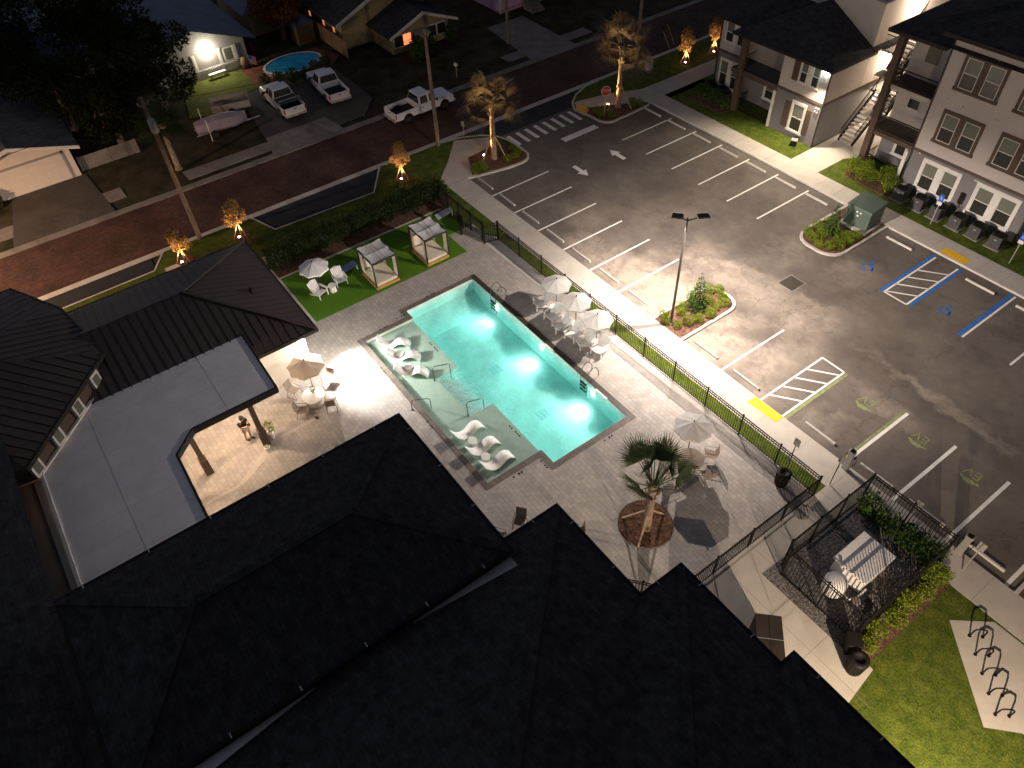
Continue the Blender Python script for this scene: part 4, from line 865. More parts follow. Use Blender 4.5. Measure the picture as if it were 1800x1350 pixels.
dh = thing('house', 'grey house with blue-lit roof and glaring porch lamp over a white picket rail', 'house')
gable_house(dh, -46, -33.1, -9.0, 4.3, 2.35, 4.0, 'greywall'); gable(dh, -47, -32.6, -9.2, 5.6, 2.1, 4.25, 'blueroof')
for (y, w_) in ((-9.75,.3),(-7.35,.3)):
    b = MB(); b.box(-33.1,y-.04,.2,-33.02,y+.3,2.05); b.box(-33.02,y+.04,.35,-33.0,y+.22,1.0); b.box(-33.02,y+.04,1.1,-33.0,y+.22,1.9); b.build('door_sidelight', 'trimwhite', dh)
b = MB(); b.box(-33.1,-9.4,.2,-33.05,-7.4,2.1); b.build('door', 'greywall', dh)
b = MB(); b.box(-33.1,-6.9,.75,-33.04,-5.9,1.95); wd = b.build('window', 'trimwhite', dh)
b = MB(); b.box(-33.05,-6.75,.85,-33.03,-6.05,1.85); b.build('pane', 'pane_blind', wd)
b = MB(); b.box(-33.1,-5.9,.65,-33.0,-5.6,2.0); b.build('shutter', 'trimwhite', dh)
b = MB(); b.box(-33.1,-8.45,2.12,-32.9,-8.15,2.35); b.build('porch_lamp', glow('porch_glare', (1,.9,.72), 60.0), dh)
light('porch_light', 'POINT', (-32.55,-8.3,2.2), 120, (1.0,.88,.66), dh, None, .1)
pr = thing('picket_railing', 'white picket rail across the lit front porch', 'railing', (0,0,0))
b = MB()
for k in range(26): b.box(-32.62,-9.9+.15*k,.05,-32.58,-9.82+.15*k,.85)
b.build('pickets', 'trimwhite', pr); b = MB(); b.box(-32.58,-9.95,.7,-32.54,-5.9,.78); b.box(-32.58,-9.95,.2,-32.54,-5.9,.27); b.build('rail', 'trimwhite', pr)

t2 = thing('house', 'tan bungalow with white gable trim and one orange lit window', 'house')
gable_house(t2, -34, -25.3, 9.7, 3.1, 1.75, 2.9, 'tanwall'); gr = gable(t2, -35, -24.8, 9.9, 3.75, 1.6, 3.05, 'shingle')
b = MB()
for s_ in (-1, 1): b.hexa([(-24.8,9.9+s_*3.75,1.55),(-24.7,9.9+s_*3.75,1.55),(-24.7,9.9,3.0),(-24.8,9.9,3.0)], [(-24.8,9.9+s_*3.75,1.8),(-24.7,9.9+s_*3.75,1.8),(-24.7,9.9,3.28),(-24.8,9.9,3.28)])
b.build('rake_board', 'trimwhite', gr)
gable_house(t2, -46, -29.5, 8.2, 4.6, 2.6, 4.4, 'tanwall'); gr = gable(t2, -47, -28.8, 8.4, 5.6, 2.4, 4.7, 'shingle')
b = MB()
for s_ in (-1, 1): b.hexa([(-28.8,8.4+s_*5.6,2.35),(-28.7,8.4+s_*5.6,2.35),(-28.7,8.4,4.65),(-28.8,8.4,4.65)], [(-28.8,8.4+s_*5.6,2.65),(-28.7,8.4+s_*5.6,2.65),(-28.7,8.4,4.95),(-28.8,8.4,4.95)])
b.build('rake_board', 'trimwhite', gr)
for (y0, lit) in ((6.8,0),(7.75,1),(10.5,0),(11.55,0)):
    b = MB(); b.box(-25.3,y0-.1,.55,-25.22,y0+.95,1.7); w_ = b.build('window', 'trimwhite', t2)
    b = MB(); b.box(-25.22,y0,.65,-25.2,y0+.85,1.6); b.build('pane', 'curtain' if lit else 'pane_dark', w_)
b = MB(); b.hexa([(-25.3,8.8,1.6),(-24.2,8.8,1.4),(-24.2,10.3,1.4),(-25.3,10.3,1.6)], [(-25.3,8.8,1.72),(-24.2,8.8,1.5),(-24.2,10.3,1.5),(-25.3,10.3,1.72)]); b.build('door_awning', 'greywall', t2)
b = MB(); b.box(-25.3,9.1,.1,-25.24,10.0,1.5); b.build('door', 'trimwhite', t2)
for x in (-36.5,-33.4,-31.2):
    b = MB(); b.box(x-.25,3.55,1.1,x+.25,3.6,1.8); w_ = b.build('window', 'trimwhite', t2); b = MB(); b.box(x-.18,3.53,1.18,x+.18,3.55,1.72); b.build('pane', 'warmwin', w_)

t3 = thing('house', 'pink walled house corner at the top edge of the photo', 'house')
b = MB(); b.box(-36,19.9,0,-26.6,30,3.6); b.build('wall', 'pinkwall', t3); b = MB(); hip(b,-37,19.2,-25.9,31,3.6,.4); b.build('roof', 'shingle', t3)
b = MB(); b.box(-26.65,19.82,0,-26.52,20.0,3.6); b.build('corner_board', 'trimwhite', t3)
t4 = thing('house', 'low blue-roofed house behind the orange-leaved tree', 'house')
b = MB(); b.box(-48,-2.0,0,-38.5,4.6,2.4); b.build('wall', 'tanwall', t4); b = MB(); hip(b,-49,-2.8,-37.8,5.2,2.4,.4); b.build('roof', 'blueroof', t4)
t5 = thing('house', 'dark house roof at the far left edge behind the trees', 'house')
b = MB(); b.box(-52,-27,0,-40,-17,2.6); b.build('wall', 'greywall', t5); b = MB(); hip(b,-53,-30,-38.5,-16.5,2.6,.45); b.build('roof', 'blueroof', t5)
t6 = thing('porch_steps', 'pale concrete steps climbing behind the empty far driveway', 'steps')
b = MB()
for k in range(5): b.box(-24.6-.35*k,22.4,0,-24.3-.35*k,23.9,.18*(k+1))
b.build('steps', 'oldconc', t6)
# ================================================================ FENCES
def fence(name, label, pts, h, step=2.4, group=None, skip=(), pick=.135):
    t = thing(name, label, 'fence', (pts[0][0], pts[0][1], .1), 0, group); ox, oy = pts[0]
    done = set()
    for a, c in zip(pts[:-1], pts[1:]):
        A = Vector((a[0]-ox, a[1]-oy)); B_ = Vector((c[0]-ox, c[1]-oy)); d = B_-A; Ln = d.length; d.normalize(); n = max(1, round(Ln/step))
        for k in range(n+1):
            p = A+d*Ln*k/n; key = (round(p.x, 2), round(p.y, 2))
            if key not in done:
                done.add(key); b = MB(); b.box(p.x-.032,p.y-.032,0,p.x+.032,p.y+.032,h+.06); b.box(p.x-.042,p.y-.042,h+.06,p.x+.042,p.y+.042,h+.09); b.build('post', 'black', t)
            if k < n:
                q = A+d*Ln*(k+1)/n; b = MB()
                for z in (.12, h-.18, h-.02): b.beam((*(p+d*.033), z), (*(q-d*.033), z), .038, .042)
                m = int((q-p).length/pick)
                for j in range(1, m):
                    r = p+(q-p)*j/m; b.box(r.x-.012, r.y-.012, .02, r.x+.012, r.y+.012, h-.036)
                b.build('panel', 'black', t)
    return t
fence('metal_fence', 'long black metal picket fence between the pool deck and the parking lot walk', [(4.7,-2.62),(30.42,-2.62)], 1.45)
fence('metal_fence', 'black metal picket fence along the far end of the artificial turf behind cornhole board', [(-0.2,-3.45),(4.1,-3.45)], 1.5, 1.5)
fence('metal_fence', 'dark metal fence running through the shrub hedge beside the artificial turf', [(-2.55,-16.0),(-2.55,-3.0),(-0.2,-3.45)], 1.35)
fence('metal_fence', 'black metal fence between the palm deck and the concrete path', [(30.42,-2.7),(30.42,-11.6)], 1.45)
fence('metal_fence', 'taller black fence around the gravel pool equipment yard', [(31.95,-1.15),(35.95,-1.15),(35.95,-7.1),(32.25,-7.1),(31.95,-6.7),(31.95,-1.15)], 2.1, 2.0)
fence('metal_gate', 'short diagonal black gate closing the deck beside the foreground roof', [(30.35,-11.7),(28.2,-13.5)], 1.25, 1.4)
fence('metal_gate', 'black double gate in the corner of the deck by the turf', [(4.1,-3.5),(4.45,-3.55),(4.68,-2.68)], 1.45, 1.0)
t = thing('gate_post', 'tall dark gate post frame beside the corner gate', 'post', (2.6,-4.2,.1))
b = MB(); b.box(-.06,-.06,0,.06,.06,1.5); b.build('post', 'black', t); b = MB(); b.box(-.35,-.04,.9,.35,.04,1.6); b.build('panel', 'black', t)
# ================================================================ PLANTS
def shrub_mesh(name, lab, r, h, n, L, m, clumps=1, stem=True):
    t = thing(name, lab, 'shrub')
    b = MB(); cl = [(0,0,h*.52,r,r,h*.5)]
    for k in range(clumps): a = rng.uniform(0, 6.28); q = r*.5; cl.append((q*math.cos(a), q*math.sin(a), h*rng.uniform(.35,.8), r*.6, r*.6, h*.32))
    foliage(b, cl, n, L, L*.5); b.build('foliage', m, t, fix=False)
    if stem:
        b = MB()
        for k in range(3): a = k*2.1; b.tube([(0,0,0),(r*.3*math.cos(a), r*.3*math.sin(a), h*.55)], [.02,.01], 5)
        b.build('stem', 'bark', t)
    return t
hs = [shrub_mesh('hedge_shrub', '', .52, h, 1200, .16, 'leaf_hedge', 5) for h in (1.9, 2.2, 1.7)]
hedge = [(-1.95+rng.uniform(-.15,.15), -15.6+.74*k, rng.uniform(.9,1.15)) for k in range(18)]
def ordn(k): return ['first','second','third','fourth','fifth','sixth','seventh','eighth','ninth','tenth','eleventh','twelfth','thirteenth','fourteenth','fifteenth','sixteenth','seventeenth','eighteenth','nineteenth','twentieth','twenty-first','twenty-second','twenty-third','twenty-fourth'][k]
used = set()
def place(src, loc, rz, label, group=None, scale=None):
    if src.name not in used:
        used.add(src.name); src.location = loc; src.rotation_euler = (0,0,rz); src['label'] = label
        if group: src['group'] = group
        if scale: src.scale = (scale,)*3
        return src
    return dup(src, loc, rz, label, group, scale)
for k, (x, y, s) in enumerate(hedge): place(hs[k % 3], (x,y,.12), rng.uniform(0,6), f'dark hedge shrub beside the turf, {ordn(k)} counting from the clubhouse end', 'hedge shrubs beside the turf', s)
bs = [shrub_mesh('bright_shrub', '', .45, h, 520, .14, 'leaf_lime', 5) for h in (.9, 1.2)]
row = [(36.4,-7.0),(36.3,-6.3),(36.4,-5.1),(36.3,-4.4),(36.45,-3.2),(36.3,-2.5),(36.4,-1.9)]
for k, (x, y) in enumerate(row): place(bs[k % 2], (x,y,.13), rng.uniform(0,6), f'light green shrub outside the equipment yard, {ordn(k)} from the black bin', 'shrubs outside the equipment yard', rng.uniform(.75,1.05))
ds = [shrub_mesh('yard_shrub', '', .42, 1.15, 380, .2, 'leaf_deep', 3)]
for k, x in enumerate((32.5,33.15,33.8,34.5,35.1,35.6)): place(ds[0], (x,-1.6,.13), rng.uniform(0,6), f'upright green shrub inside the yard fence by the walk, {ordn(k)} from the gate corner', 'shrubs inside the equipment yard', rng.uniform(.85,1.1))
for k, (x, y) in enumerate([(14.3,21.9),(15.0,22.3),(15.8,21.9),(16.6,22.3),(17.3,21.8),(15.3,21.5)]): place(bs[k % 2], (x,y,.13), rng.uniform(0,6), f'leafy shrub before the three-storey block porch, {ordn(k)} from the breezeway', 'shrubs before the three-storey porch', rng.uniform(.95,1.25))
for k, (x, y) in enumerate([(-0.9,22.0),(-0.2,22.1),(0.5,21.9),(1.2,22.0),(1.9,21.9),(26.6,22.6)]): place(ds[0], (x,y,.13), rng.uniform(0,6), (f'dim shrub below the two-storey block windows, {ordn(k)} from its left corner' if k < 5 else 'shrub by the sign post at the right edge of the photo'), 'shrubs along the apartment walls', rng.uniform(.9,1.15))
ms = [shrub_mesh('mound_shrub', '', .28, .44, 620, .075, 'leaf_lime', 1, False), shrub_mesh('mound_shrub', '', .31, .48, 620, .075, 'leaf_lime', 1, False)]
isl = [(17.02,.62),(17.5,.35),(18.15,.6),(17.11,1.88),(17.5,1.55),(18.35,1.3),(18.55,1.95),(18.66,2.75),(18.4,3.4),(18.5,4.05),(17.95,4.5),(17.15,4.3),(17.45,4.75),(17.0,2.9),(17.75,3.6)]
for k, (x, y) in enumerate(isl): place(ms[k % 2], (x,y,.14), rng.uniform(0,6), f'round lime mound shrub in the lamp post island, {ordn(k)} counting from the pool walk', 'mound shrubs in the lamp post island', rng.uniform(.9,1.1))
isl2 = [(17.0,13.6),(17.6,13.2),(18.3,13.0),(18.9,13.3),(19.3,13.9),(19.3,14.7),(18.8,14.2),(17.1,14.5),(17.2,15.4),(19.3,15.5),(18.9,15.0),(17.9,13.9),(18.4,14.9)]
for k, (x, y) in enumerate(isl2): place(ms[k % 2], (x,y,.14), rng.uniform(0,6), f'round mound shrub in the transformer island, {ordn(k)} counting from its rounded nose', 'mound shrubs in the transformer island', rng.uniform(.95,1.2))
for k, (x, y) in enumerate([(-3.0,.9),(-3.5,1.0),(-3.0,1.6),(-3.7,1.7),(-3.3,4.9),(-2.9,4.4),(-3.9,4.9),(-3.0,3.7)]): place(ms[k % 2], (x,y,.14), 0, f'low shrub under the left street palm, {ordn(k)} counting from the walk end', 'low shrubs under the left street palm', 1.05)
for k, (x, y) in enumerate([(-4.2,13.6),(-3.5,13.5),(-3.0,14.2),(-3.1,16.5),(-2.95,17.2),(-3.5,16.9)]): place(ms[k % 2], (x,y,.14), 0, f'low shrub under the right street palm, {ordn(k)} counting from the stop sign', 'low shrubs under the right street palm', 1.1)
# island beds and kerbs
def island(x0, x1, y0, y1, rad, nose_up):
    if nose_up: return [(x0,y0),(x1,y0)]+arc(x1-rad,y1-rad,rad,0,90,5)+arc(x0+rad,y1-rad,rad,90,180,5)
    return [(x1,y1),(x0,y1)]+arc(x0+rad,y0+rad,rad,180,270,5)+arc(x1-rad,y0+rad,rad,270,360,5)
I1 = island(16.72,19.05,0.05,5.0,.95,True); I2 = island(16.62,19.75,12.7,18.3,1.2,False); I3 = island(38.75,41.2,0.05,4.9,.95,True)
kb = MB()
for I in (I1, I2, I3): ribbon(I[1:]+[I[0]], .17, -.02, .13, kb)
struct('island_kerb', kb, 'kerb'); slab('island_bed', [I1, I2, I3], .11, 'mulch', -.02)
def cone_tree(x, y, h, r, label):
    t = thing('conical_shrub', label, 'shrub', (x,y,.12)); b = MB()
    foliage(b, [(0,0,h*(.12+.17*k),r*(1-.17*k),r*(1-.17*k),h*.14) for k in range(5)]+[(0,0,h*.92,r*.12,r*.12,h*.1)], 1100, .13, .08); b.build('foliage', 'leaf_deep', t, fix=False)
    b = MB(); b.tube([(0,0,0),(0,0,h*.9)], [.05,.015], 6); b.build('stem', 'bark', t)
cone_tree(17.75,2.55,2.6,.62,'tall pointed dark green shrub in the lamp post island'); cone_tree(18.0,14.6,2.3,.6,'tall pointed shrub in front of the green transformer box')
# ornamental grass by the patio edge
t = thing('grass_clump', 'spiky ornamental grass at the patio edge beside the foreground roof', 'plant', (14.2,-19.2,.11)); b = MB()
for k in range(70): a = rng.uniform(0,6.28); r = rng.uniform(.15,.5); b.leaf((0.05*math.cos(a),.05*math.sin(a),0),(r*math.cos(a),r*math.sin(a),rng.uniform(.5,.9)),(math.cos(a+1.5),math.sin(a+1.5),0),rng.uniform(.5,.9),.02)
b.build('blades', 'leaf_lime', t, fix=False)

# small uplit street trees
UG = glow('uplight_glass', (1.0,.62,.32), 26.0); K['uplight_glass'] = UG
def young_tree(x, y, h, label, seed, stakes=1):
    global rng
    keep = rng; rng = random.Random(seed)
    t = thing('young_tree', label, 'tree', (x,y,.1), 0, 'young uplit trees along the brick road')
    b = MB(); b.tube([(0,0,0),(.03,.02,h*.35),(0,0,h*.9)], [.05,.035,.01], 7)
    br = []
    for k in range(22):
        z = h*rng.uniform(.32,.92); a = rng.uniform(0,6.28); L_ = .62*(1.05-z/h)*1.5+.1; q = (L_*math.cos(a), L_*math.sin(a), z+L_*.5); br.append(q); b.tube([(0,0,z),q], [.014,.005], 4)
    b.build('trunk', 'bark', t)
    b = MB(); foliage(b, [(q[0]*.85,q[1]*.85,q[2],.2,.2,.24) for q in br]+[(0,0,h*.5,.42,.42,h*.16),(0,0,h*.72,.3,.3,h*.16)], 1300, .14, .075, .2); b.build('crown', 'leaf_young', t, fix=False)
    if stakes:
        for a in (0.4, 2.5, 4.6):
            b = MB(); b.tube([(.55*math.cos(a),.55*math.sin(a),0),(.05*math.cos(a),.05*math.sin(a),1.0)], .022, 5); b.build('brace', 'stake', t)
    b = MB(); b.lathe([(.62,0),(.55,.05),(.1,.07)], 14); b.build('mulch_ring', 'mulch', t)
    u = thing('uplight', 'glowing ground spotlight under '+label, 'lamp', (x+.28,y-.25,.16), 0, 'ground spotlights under trees')
    b = MB(); b.lathe([(.05,0),(.075,.02),(.09,.14),(.085,.15)], 10); b.build('housing', 'black', u)
    b = MB(); b.lathe([(.08,.15),(.08,.165)], 10); b.build('lens', 'uplight_glass', u)
    light('uplight_beam', 'SPOT', (0,0,.2), 520, (1.0,.52,.18), u, (-.25,.22,2.0), .04, 90, .8)
    rng = keep
for k, (x, y, h, lab) in enumerate([(-6.05,-3.75,2.9,'slim uplit tree between the blue-black street bay and the corner gate'),(-6.9,-16.1,2.9,'uplit tree just above the clubhouse roof peak'),(-6.7,-20.2,2.4,'uplit tree nearest the clubhouse roof by the left street bay'),(-6.2,25.7,3.1,'uplit tree on the lawn left of the two-storey block'),(-6.1,29.2,3.1,'uplit tree half behind the two-storey block corner')]):
    young_tree(x, y, h, lab, 40+k)

# palms
def palm(x, y, ht, crown_r, label, m, seed, nf, droop, braces=True, bed=False, blade=1.15, up=False):
    r_ = random.Random(seed)
    t = thing('palm_tree', label, 'palm tree', (x,y,.12))
    b = MB(); prof = [(.30,0),(.22,.25),(.19,ht*.4),(.17,ht*.8),(.22,ht*.92),(.16,ht+.1)]
    b.lathe(prof, 12)
    b.build('trunk', 'palmtrunk', t, smooth=True)
    b = MB()
    for k in range(40):
        a = r_.uniform(0,6.28); z = ht*r_.uniform(.72,1.0); b.beam((.17*math.cos(a),.17*math.sin(a),z),(.34*math.cos(a),.34*math.sin(a),z+.32), .06, .02)
    b.build('boots', 'palmtrunk', t)
    for k in range(nf):
        a = k*2.4+r_.uniform(-.3,.3); el = R(r_.uniform(25, 85)) if k > nf*.4 else R(r_.uniform(-15, 35)); pl = crown_r*r_.uniform(.42,.58)
        d = Vector((math.cos(a)*math.cos(el), math.sin(a)*math.cos(el), math.sin(el)))
        
        if up: el = R(r_.uniform(34, 86))
        d = Vector((math.cos(a)*math.cos(el), math.sin(a)*math.cos(el), math.sin(el)))
        p0 = Vector((.1*math.cos(a), .1*math.sin(a), ht)); p1 = p0+d*pl*.6; p2 = p0+d*pl+Vector((0,0,-droop*.25*pl*math.cos(el)))
        b = MB(); b.tube([p0,p1,p2], [.035,.025,.018], 5)
        ax = (p2-p1).normalized(); side = ax.cross(Vector((0,0,1)))
        if side.length < .1: side = Vector((1,0,0))
        side.normalize(); nn = side.cross(ax).normalized()
        nl = 26
        for j in range(nl):
            f = (j/(nl-1)-.5)*2; an = f*R(78 if up else 112); L_ = blade*(1.05-.35*abs(f))*r_.uniform(.85,1.1)
            dd = (ax*math.cos(an)+side*math.sin(an)).normalized()
            q0 = p2+dd*.02; q1 = q0+dd*L_*.55+nn*(-.10*abs(f))+Vector((0,0,-droop*.10)); q2 = q1+(dd*L_*.45+Vector((0,0,-droop*L_*r_.uniform(.25,.6))))
            w = .052; sd = dd.cross(nn).normalized()*w/2
            b.v += [tuple(q0-sd*.4),tuple(q0+sd*.4),tuple(q1+sd),tuple(q1-sd),tuple(q2)]; i = len(b.v)-5; b.f += [(i,i+1,i+2,i+3),(i+3,i+2,i+4)]
        b.build('frond', m, t, fix=False)
    if braces:
        for a in (.5, 2.6, 4.7):
            b = MB(); b.beam((1.15*math.cos(a),1.15*math.sin(a),0),(.2*math.cos(a),.2*math.sin(a),1.75), .09, .045); b.build('brace', 'stake', t)
        b = MB(); b.lathe([(.23,1.6),(.23,1.85)], 10); b.build('brace_collar', 'stake', t)
    return t
palm(-3.95,3.15,4.5,3.1,'uplit brown-leaved palm at the left side of the lot entrance','leaf_palm_dry',3,24,.75,True,blade=1.4)
palm(-3.9,15.7,4.9,3.3,'uplit brown-leaved palm at the right side of the lot entrance','leaf_palm_dry',5,26,.85,True,blade=1.6)
palm(26.95,-10.1,3.4,2.5,'green palm in a round mulch bed on the pool deck','leaf_palm',9,21,.12,False,blade=1.25,up=True)
for (x, y, tx, ty, lab) in ((-4.55,2.6,-3.95,3.15,'left street palm'),(-4.5,15.1,-3.9,15.7,'right street palm')):
    u = thing('uplight', 'glowing ground spotlight under the '+lab, 'lamp', (x,y,.15), 0, 'ground spotlights under trees')
    b = MB(); b.lathe([(.06,0),(.08,.02),(.1,.16),(.095,.17)], 10); b.build('housing', 'black', u); b = MB(); b.lathe([(.085,.17),(.085,.19)], 10); b.build('lens', 'uplight_glass', u)
    light('uplight_beam', 'SPOT', (0,0,.22), 2400, (1.0,.56,.22), u, ((tx-x)*.95,(ty-y)*.95,3.6), .05, 60, .9)
t = thing('mulch_bed', 'round bark mulch bed around the deck palm', 'planting bed', (26.75,-9.95,.10)); b = MB(); b.lathe([(1.28,0),(1.27,.06),(1.0,.1),(.05,.13)], 40); b.build('mulch', 'mulch', t)
b = MB()
for k in range(420):
    a = rng.uniform(0,6.28); r = 1.22*math.sqrt(rng.random()); b.leaf((r*math.cos(a),r*math.sin(a),.12),(rng.uniform(-1,1),rng.uniform(-1,1),rng.uniform(-.1,.3)),(0,0,1),.11,.04)
b.build('bark_chips', 'mulch', t, fix=False)['kind'] = 'stuff'
for k, (x, y) in enumerate(((25.75,-10.55),(27.8,-11.0),(26.9,-8.75))):
    pass
t = thing('palm_brace', 'pair of timber props leaning on the deck palm trunk', 'brace', (26.95,-10.1,.12))
for (a, r) in ((3.6,1.2),(5.2,1.1),(1.6,1.15)):
    b = MB(); b.beam((r*math.cos(a),r*math.sin(a),0.02),(.2*math.cos(a),.2*math.sin(a),1.3), .09, .05); b.build('prop', 'stake', t)

# big dark trees across the road
def big_tree(x, y, h, r, label, m, seed, n=5200, group=None):
    global rng
    keep = rng; rng = random.Random(seed)
    t = thing('oak_tree', label, 'tree', (x,y,0), 0, group)
    b = MB(); b.tube([(0,0,0),(.2,.1,h*.3),(.1,-.1,h*.55)], [.32,.24,.14], 9)
    cl = []
    for k in range(13):
        a = k*2.399; rr = r*rng.uniform(.25,.78); z = h*rng.uniform(.3,.85); q = (rr*math.cos(a), rr*math.sin(a), z); cl.append((*q, r*rng.uniform(.28,.45), r*rng.uniform(.28,.45), h*rng.uniform(.1,.16))); b.tube([(.1,0,h*.35),(q[0]*.5,q[1]*.5,h*.55),q], [.13,.08,.03], 6)
    b.build('trunk', 'bark', t); b = MB(); foliage(b, cl, n, .36, .2, .3); b.build('crown', m, t, fix=False); rng = keep
for k, a in enumerate([(-28.5,-14.2,8.0,3.7,'round dark oak between the grey house and the leaning utility pole','leaf_oak'),(-30.5,-21.5,9.0,4.2,'tall dark oak behind the white garage','leaf_oak'),(-36.5,-16.0,9.5,4.6,'dark oak behind the round one, against the blue roof','leaf_oak'),(-40,-23,10,4.8,'dark oak in the top left corner of the photo','leaf_oak'),(-25.5,-19.0,6.0,2.8,'low dark tree above the pale board fence','leaf_oak'),(-36.0,0.2,6.2,2.6,'rust-leaved tree beside the grey house end','leaf_autumn'),(-41,7.0,7,3.2,'dark tree left of the tan bungalow roof','leaf_oak'),(-33,25,7,3,'dark tree beyond the far driveway','leaf_oak')]): big_tree(*a, seed=100+k)
fp = palm(-18.4,-16.6,3.6,2.3,'shaggy dark palm beside the leaning utility pole','leaf_hedge',21,20,.8,False,blade=1.2)
hedge2 = [(-27.0,-5.6),(-26.6,-4.4),(-26.3,-3.2),(-26.3,-2.0),(-26.5,-.9),(-26.9,.3)]
for k, (x, y) in enumerate(hedge2): place(ds[0], (x,y,0), rng.uniform(0,6), f'bush in front of the round blue pool, {ordn(k)} from the flag', 'bushes before the blue pool', rng.uniform(.9,1.2))
for k, (x, y) in enumerate([(-23.9,8.4),(-23.7,9.6),(-24.1,12.3),(-22.6,7.6)]): place(ds[0], (x,y,0), 0, f'dark bush below the tan bungalow front, {ordn(k)} from its left corner', 'bushes below the tan bungalow', rng.uniform(1.1,1.5))
place(ds[0], (-22.1,-29.2,0), 0, 'dark bush at the left edge beside the white garage door', None, 1.2)

# ================================================================ POOL FURNITURE
def canopy_mb(r, za, ze, n=8, val=.12):
    b = MB(); top = (0,0,za); P = [(r*math.cos(2*math.pi*k/n), r*math.sin(2*math.pi*k/n), ze) for k in range(n)]
    for k in range(n):
        p, q = Vector(P[k]), Vector(P[(k+1) % n]); mid = (p+q)/2*Vector((.97,.97,1)).x; mid = Vector(((p.x+q.x)/2*.97, (p.y+q.y)/2*.97, ze+.015))
        pm = Vector((p.x*.5, p.y*.5, za+(ze-za)*.45)); qm = Vector((q.x*.5, q.y*.5, za+(ze-za)*.45)); mm = Vector((mid.x*.5, mid.y*.5, za+(ze-za)*.5))
        b.face([top, pm, mm]); b.face([top, mm, qm]); b.face([pm, p, mid, mm]); b.face([mm, mid, q, qm])
        b.face([p, mid, mid-Vector((0,0,val)), p-Vector((0,0,val))]); b.face([mid, q, q-Vector((0,0,val)), mid-Vector((0,0,val))])
    return b
def umbrella(loc, label, m, rz=0, r=.9, z=2.3, base=True):
    t = thing('patio_umbrella', label, 'umbrella', loc, rz, 'patio umbrellas')
    canopy_mb(r, z, z-.38).build('canopy', m, t, fix=True)
    b = MB(); b.tube([(0,0,0),(0,0,z+.02)], .024, 8); b.build('pole', 'bronze', t)
    b = MB(); b.lathe([(.015,z),(.035,z+.04),(.03,z+.1),(.01,z+.13)], 8); b.build('finial', 'bronze', t)
    for k in range(8):
        a = 2*math.pi*k/8; b = MB(); b.tube([(0,0,z-.03),(.97*r*math.cos(a),.97*r*math.sin(a),z-.40)], .012, 4); b.build('rib', 'bronze', t)
    b = MB()
    for k in range(8): a = 2*math.pi*k/8; b.tube([(0,0,z-.75),(.5*r*math.cos(a),.5*r*math.sin(a),z-.24)], .009, 4)
    b.build('strut', 'bronze', t)
    if base:
        b = MB(); b.lathe([(.30,0),(.30,.05),(.1,.07),(.05,.1),(.04,.35)], 20); b.build('base', 'bronze', t)
    return t
umbrella((12.5,-3.9,.11),'white umbrella by the pool fence, nearest the turf of the three','whitecanvas',.2)
umbrella((14.42,-3.98,.11),'white umbrella by the pool fence, middle one of the three','whitecanvas',.35)
umbrella((16.3,-4.02,.11),'white umbrella by the pool fence, nearest the second ladder of the three','whitecanvas',.1)
umbrella((25.05,-5.55,.11),'white umbrella beside the green deck palm','whitecanvas',.3,.95,2.5)
umbrella((9.6,-18.55,.11),'tan umbrella over the patio chairs in the floodlit corner','tancanvas',.25,1.0,2.5)
umbrella((2.15,-14.5,.11),'grey umbrella on the artificial turf by white chairs','greycanvas',.0,.95,2.45)
# adirondack chair: x forward
def adirondack():
    t = thing('adirondack_chair', '', 'chair')
    b = MB()
    for k in range(6):
        y = -.27+.108*k; b.beam((-.30,y,.26),(-.62,y*1.12,.98-.05*abs(k-2.5)), .095, .022, (1,0,0.4))
    b.build('backrest', 'whiteplastic', t)
    b = MB()
    for k in range(6): x = .30-.115*k; b.beam((x,-.28,.36-.02*k),(x,.28,.36-.02*k), .1, .022)
    b.build('seat', 'whiteplastic', t)
    for s_ in (-1, 1):
        b = MB(); b.box(-.36,s_*.36-.07,.54,.38,s_*.36+.07,.565); b.build('armrest', 'whiteplastic', t)
        b = MB(); b.box(.25,s_*.34-.015,0,.35,s_*.34+.015,.54); b.build('front_leg', 'whiteplastic', t)
        b = MB(); b.beam((.30,s_*.3,.33),(-.62,s_*.3,.06), .03, .12); b.build('side_rail', 'whiteplastic', t)
    return t
ac = adirondack(); used.discard(ac.name)
for (x, y, a, lab) in [(2.35,-14.62,.35,'white Adirondack chair on the turf nearest the umbrella pole'),(2.05,-13.05,-.1,'white Adirondack chair on the turf nearer the first cabana'),
    (11.75,-4.55,-1.9,'white Adirondack chair left of the first white umbrella pole'),(13.1,-4.7,-1.5,'white Adirondack chair between the first and second white umbrellas'),(14.0,-4.9,-1.9,'white Adirondack chair under the edge of the second umbrella'),
    (15.1,-4.75,-1.4,'white Adirondack chair between the second and third umbrellas'),(15.9,-4.7,-1.8,'white Adirondack chair beside the third umbrella table'),(16.95,-4.35,-1.3,'white Adirondack chair right of the third umbrella pole')]:
    place(ac, (x,y,.115), a, lab, 'white Adirondack chairs')
def side_table(m, top, r, h):
    t = thing('side_table', '', 'table'); b = MB(); b.lathe([(r*.82,0),(r*.75,h*.5),(r*.82,h-.03)], 20); b.build('pedestal', m, t); b = MB(); b.lathe([(r,h-.03),(r,h)], 24); b.build('tabletop', top, t); return t
tb = side_table('whiteplastic','whiteplastic',.27,.45)
for (x, y, lab) in [(2.42,-13.78,'white drum side table between the turf chairs'),(12.65,-4.2,'round table at the first white umbrella pole'),(14.5,-4.25,'round table at the second white umbrella pole'),(16.4,-4.3,'round table at the third white umbrella pole')]: place(tb, (x,y,.115), 0, lab, 'white side tables')
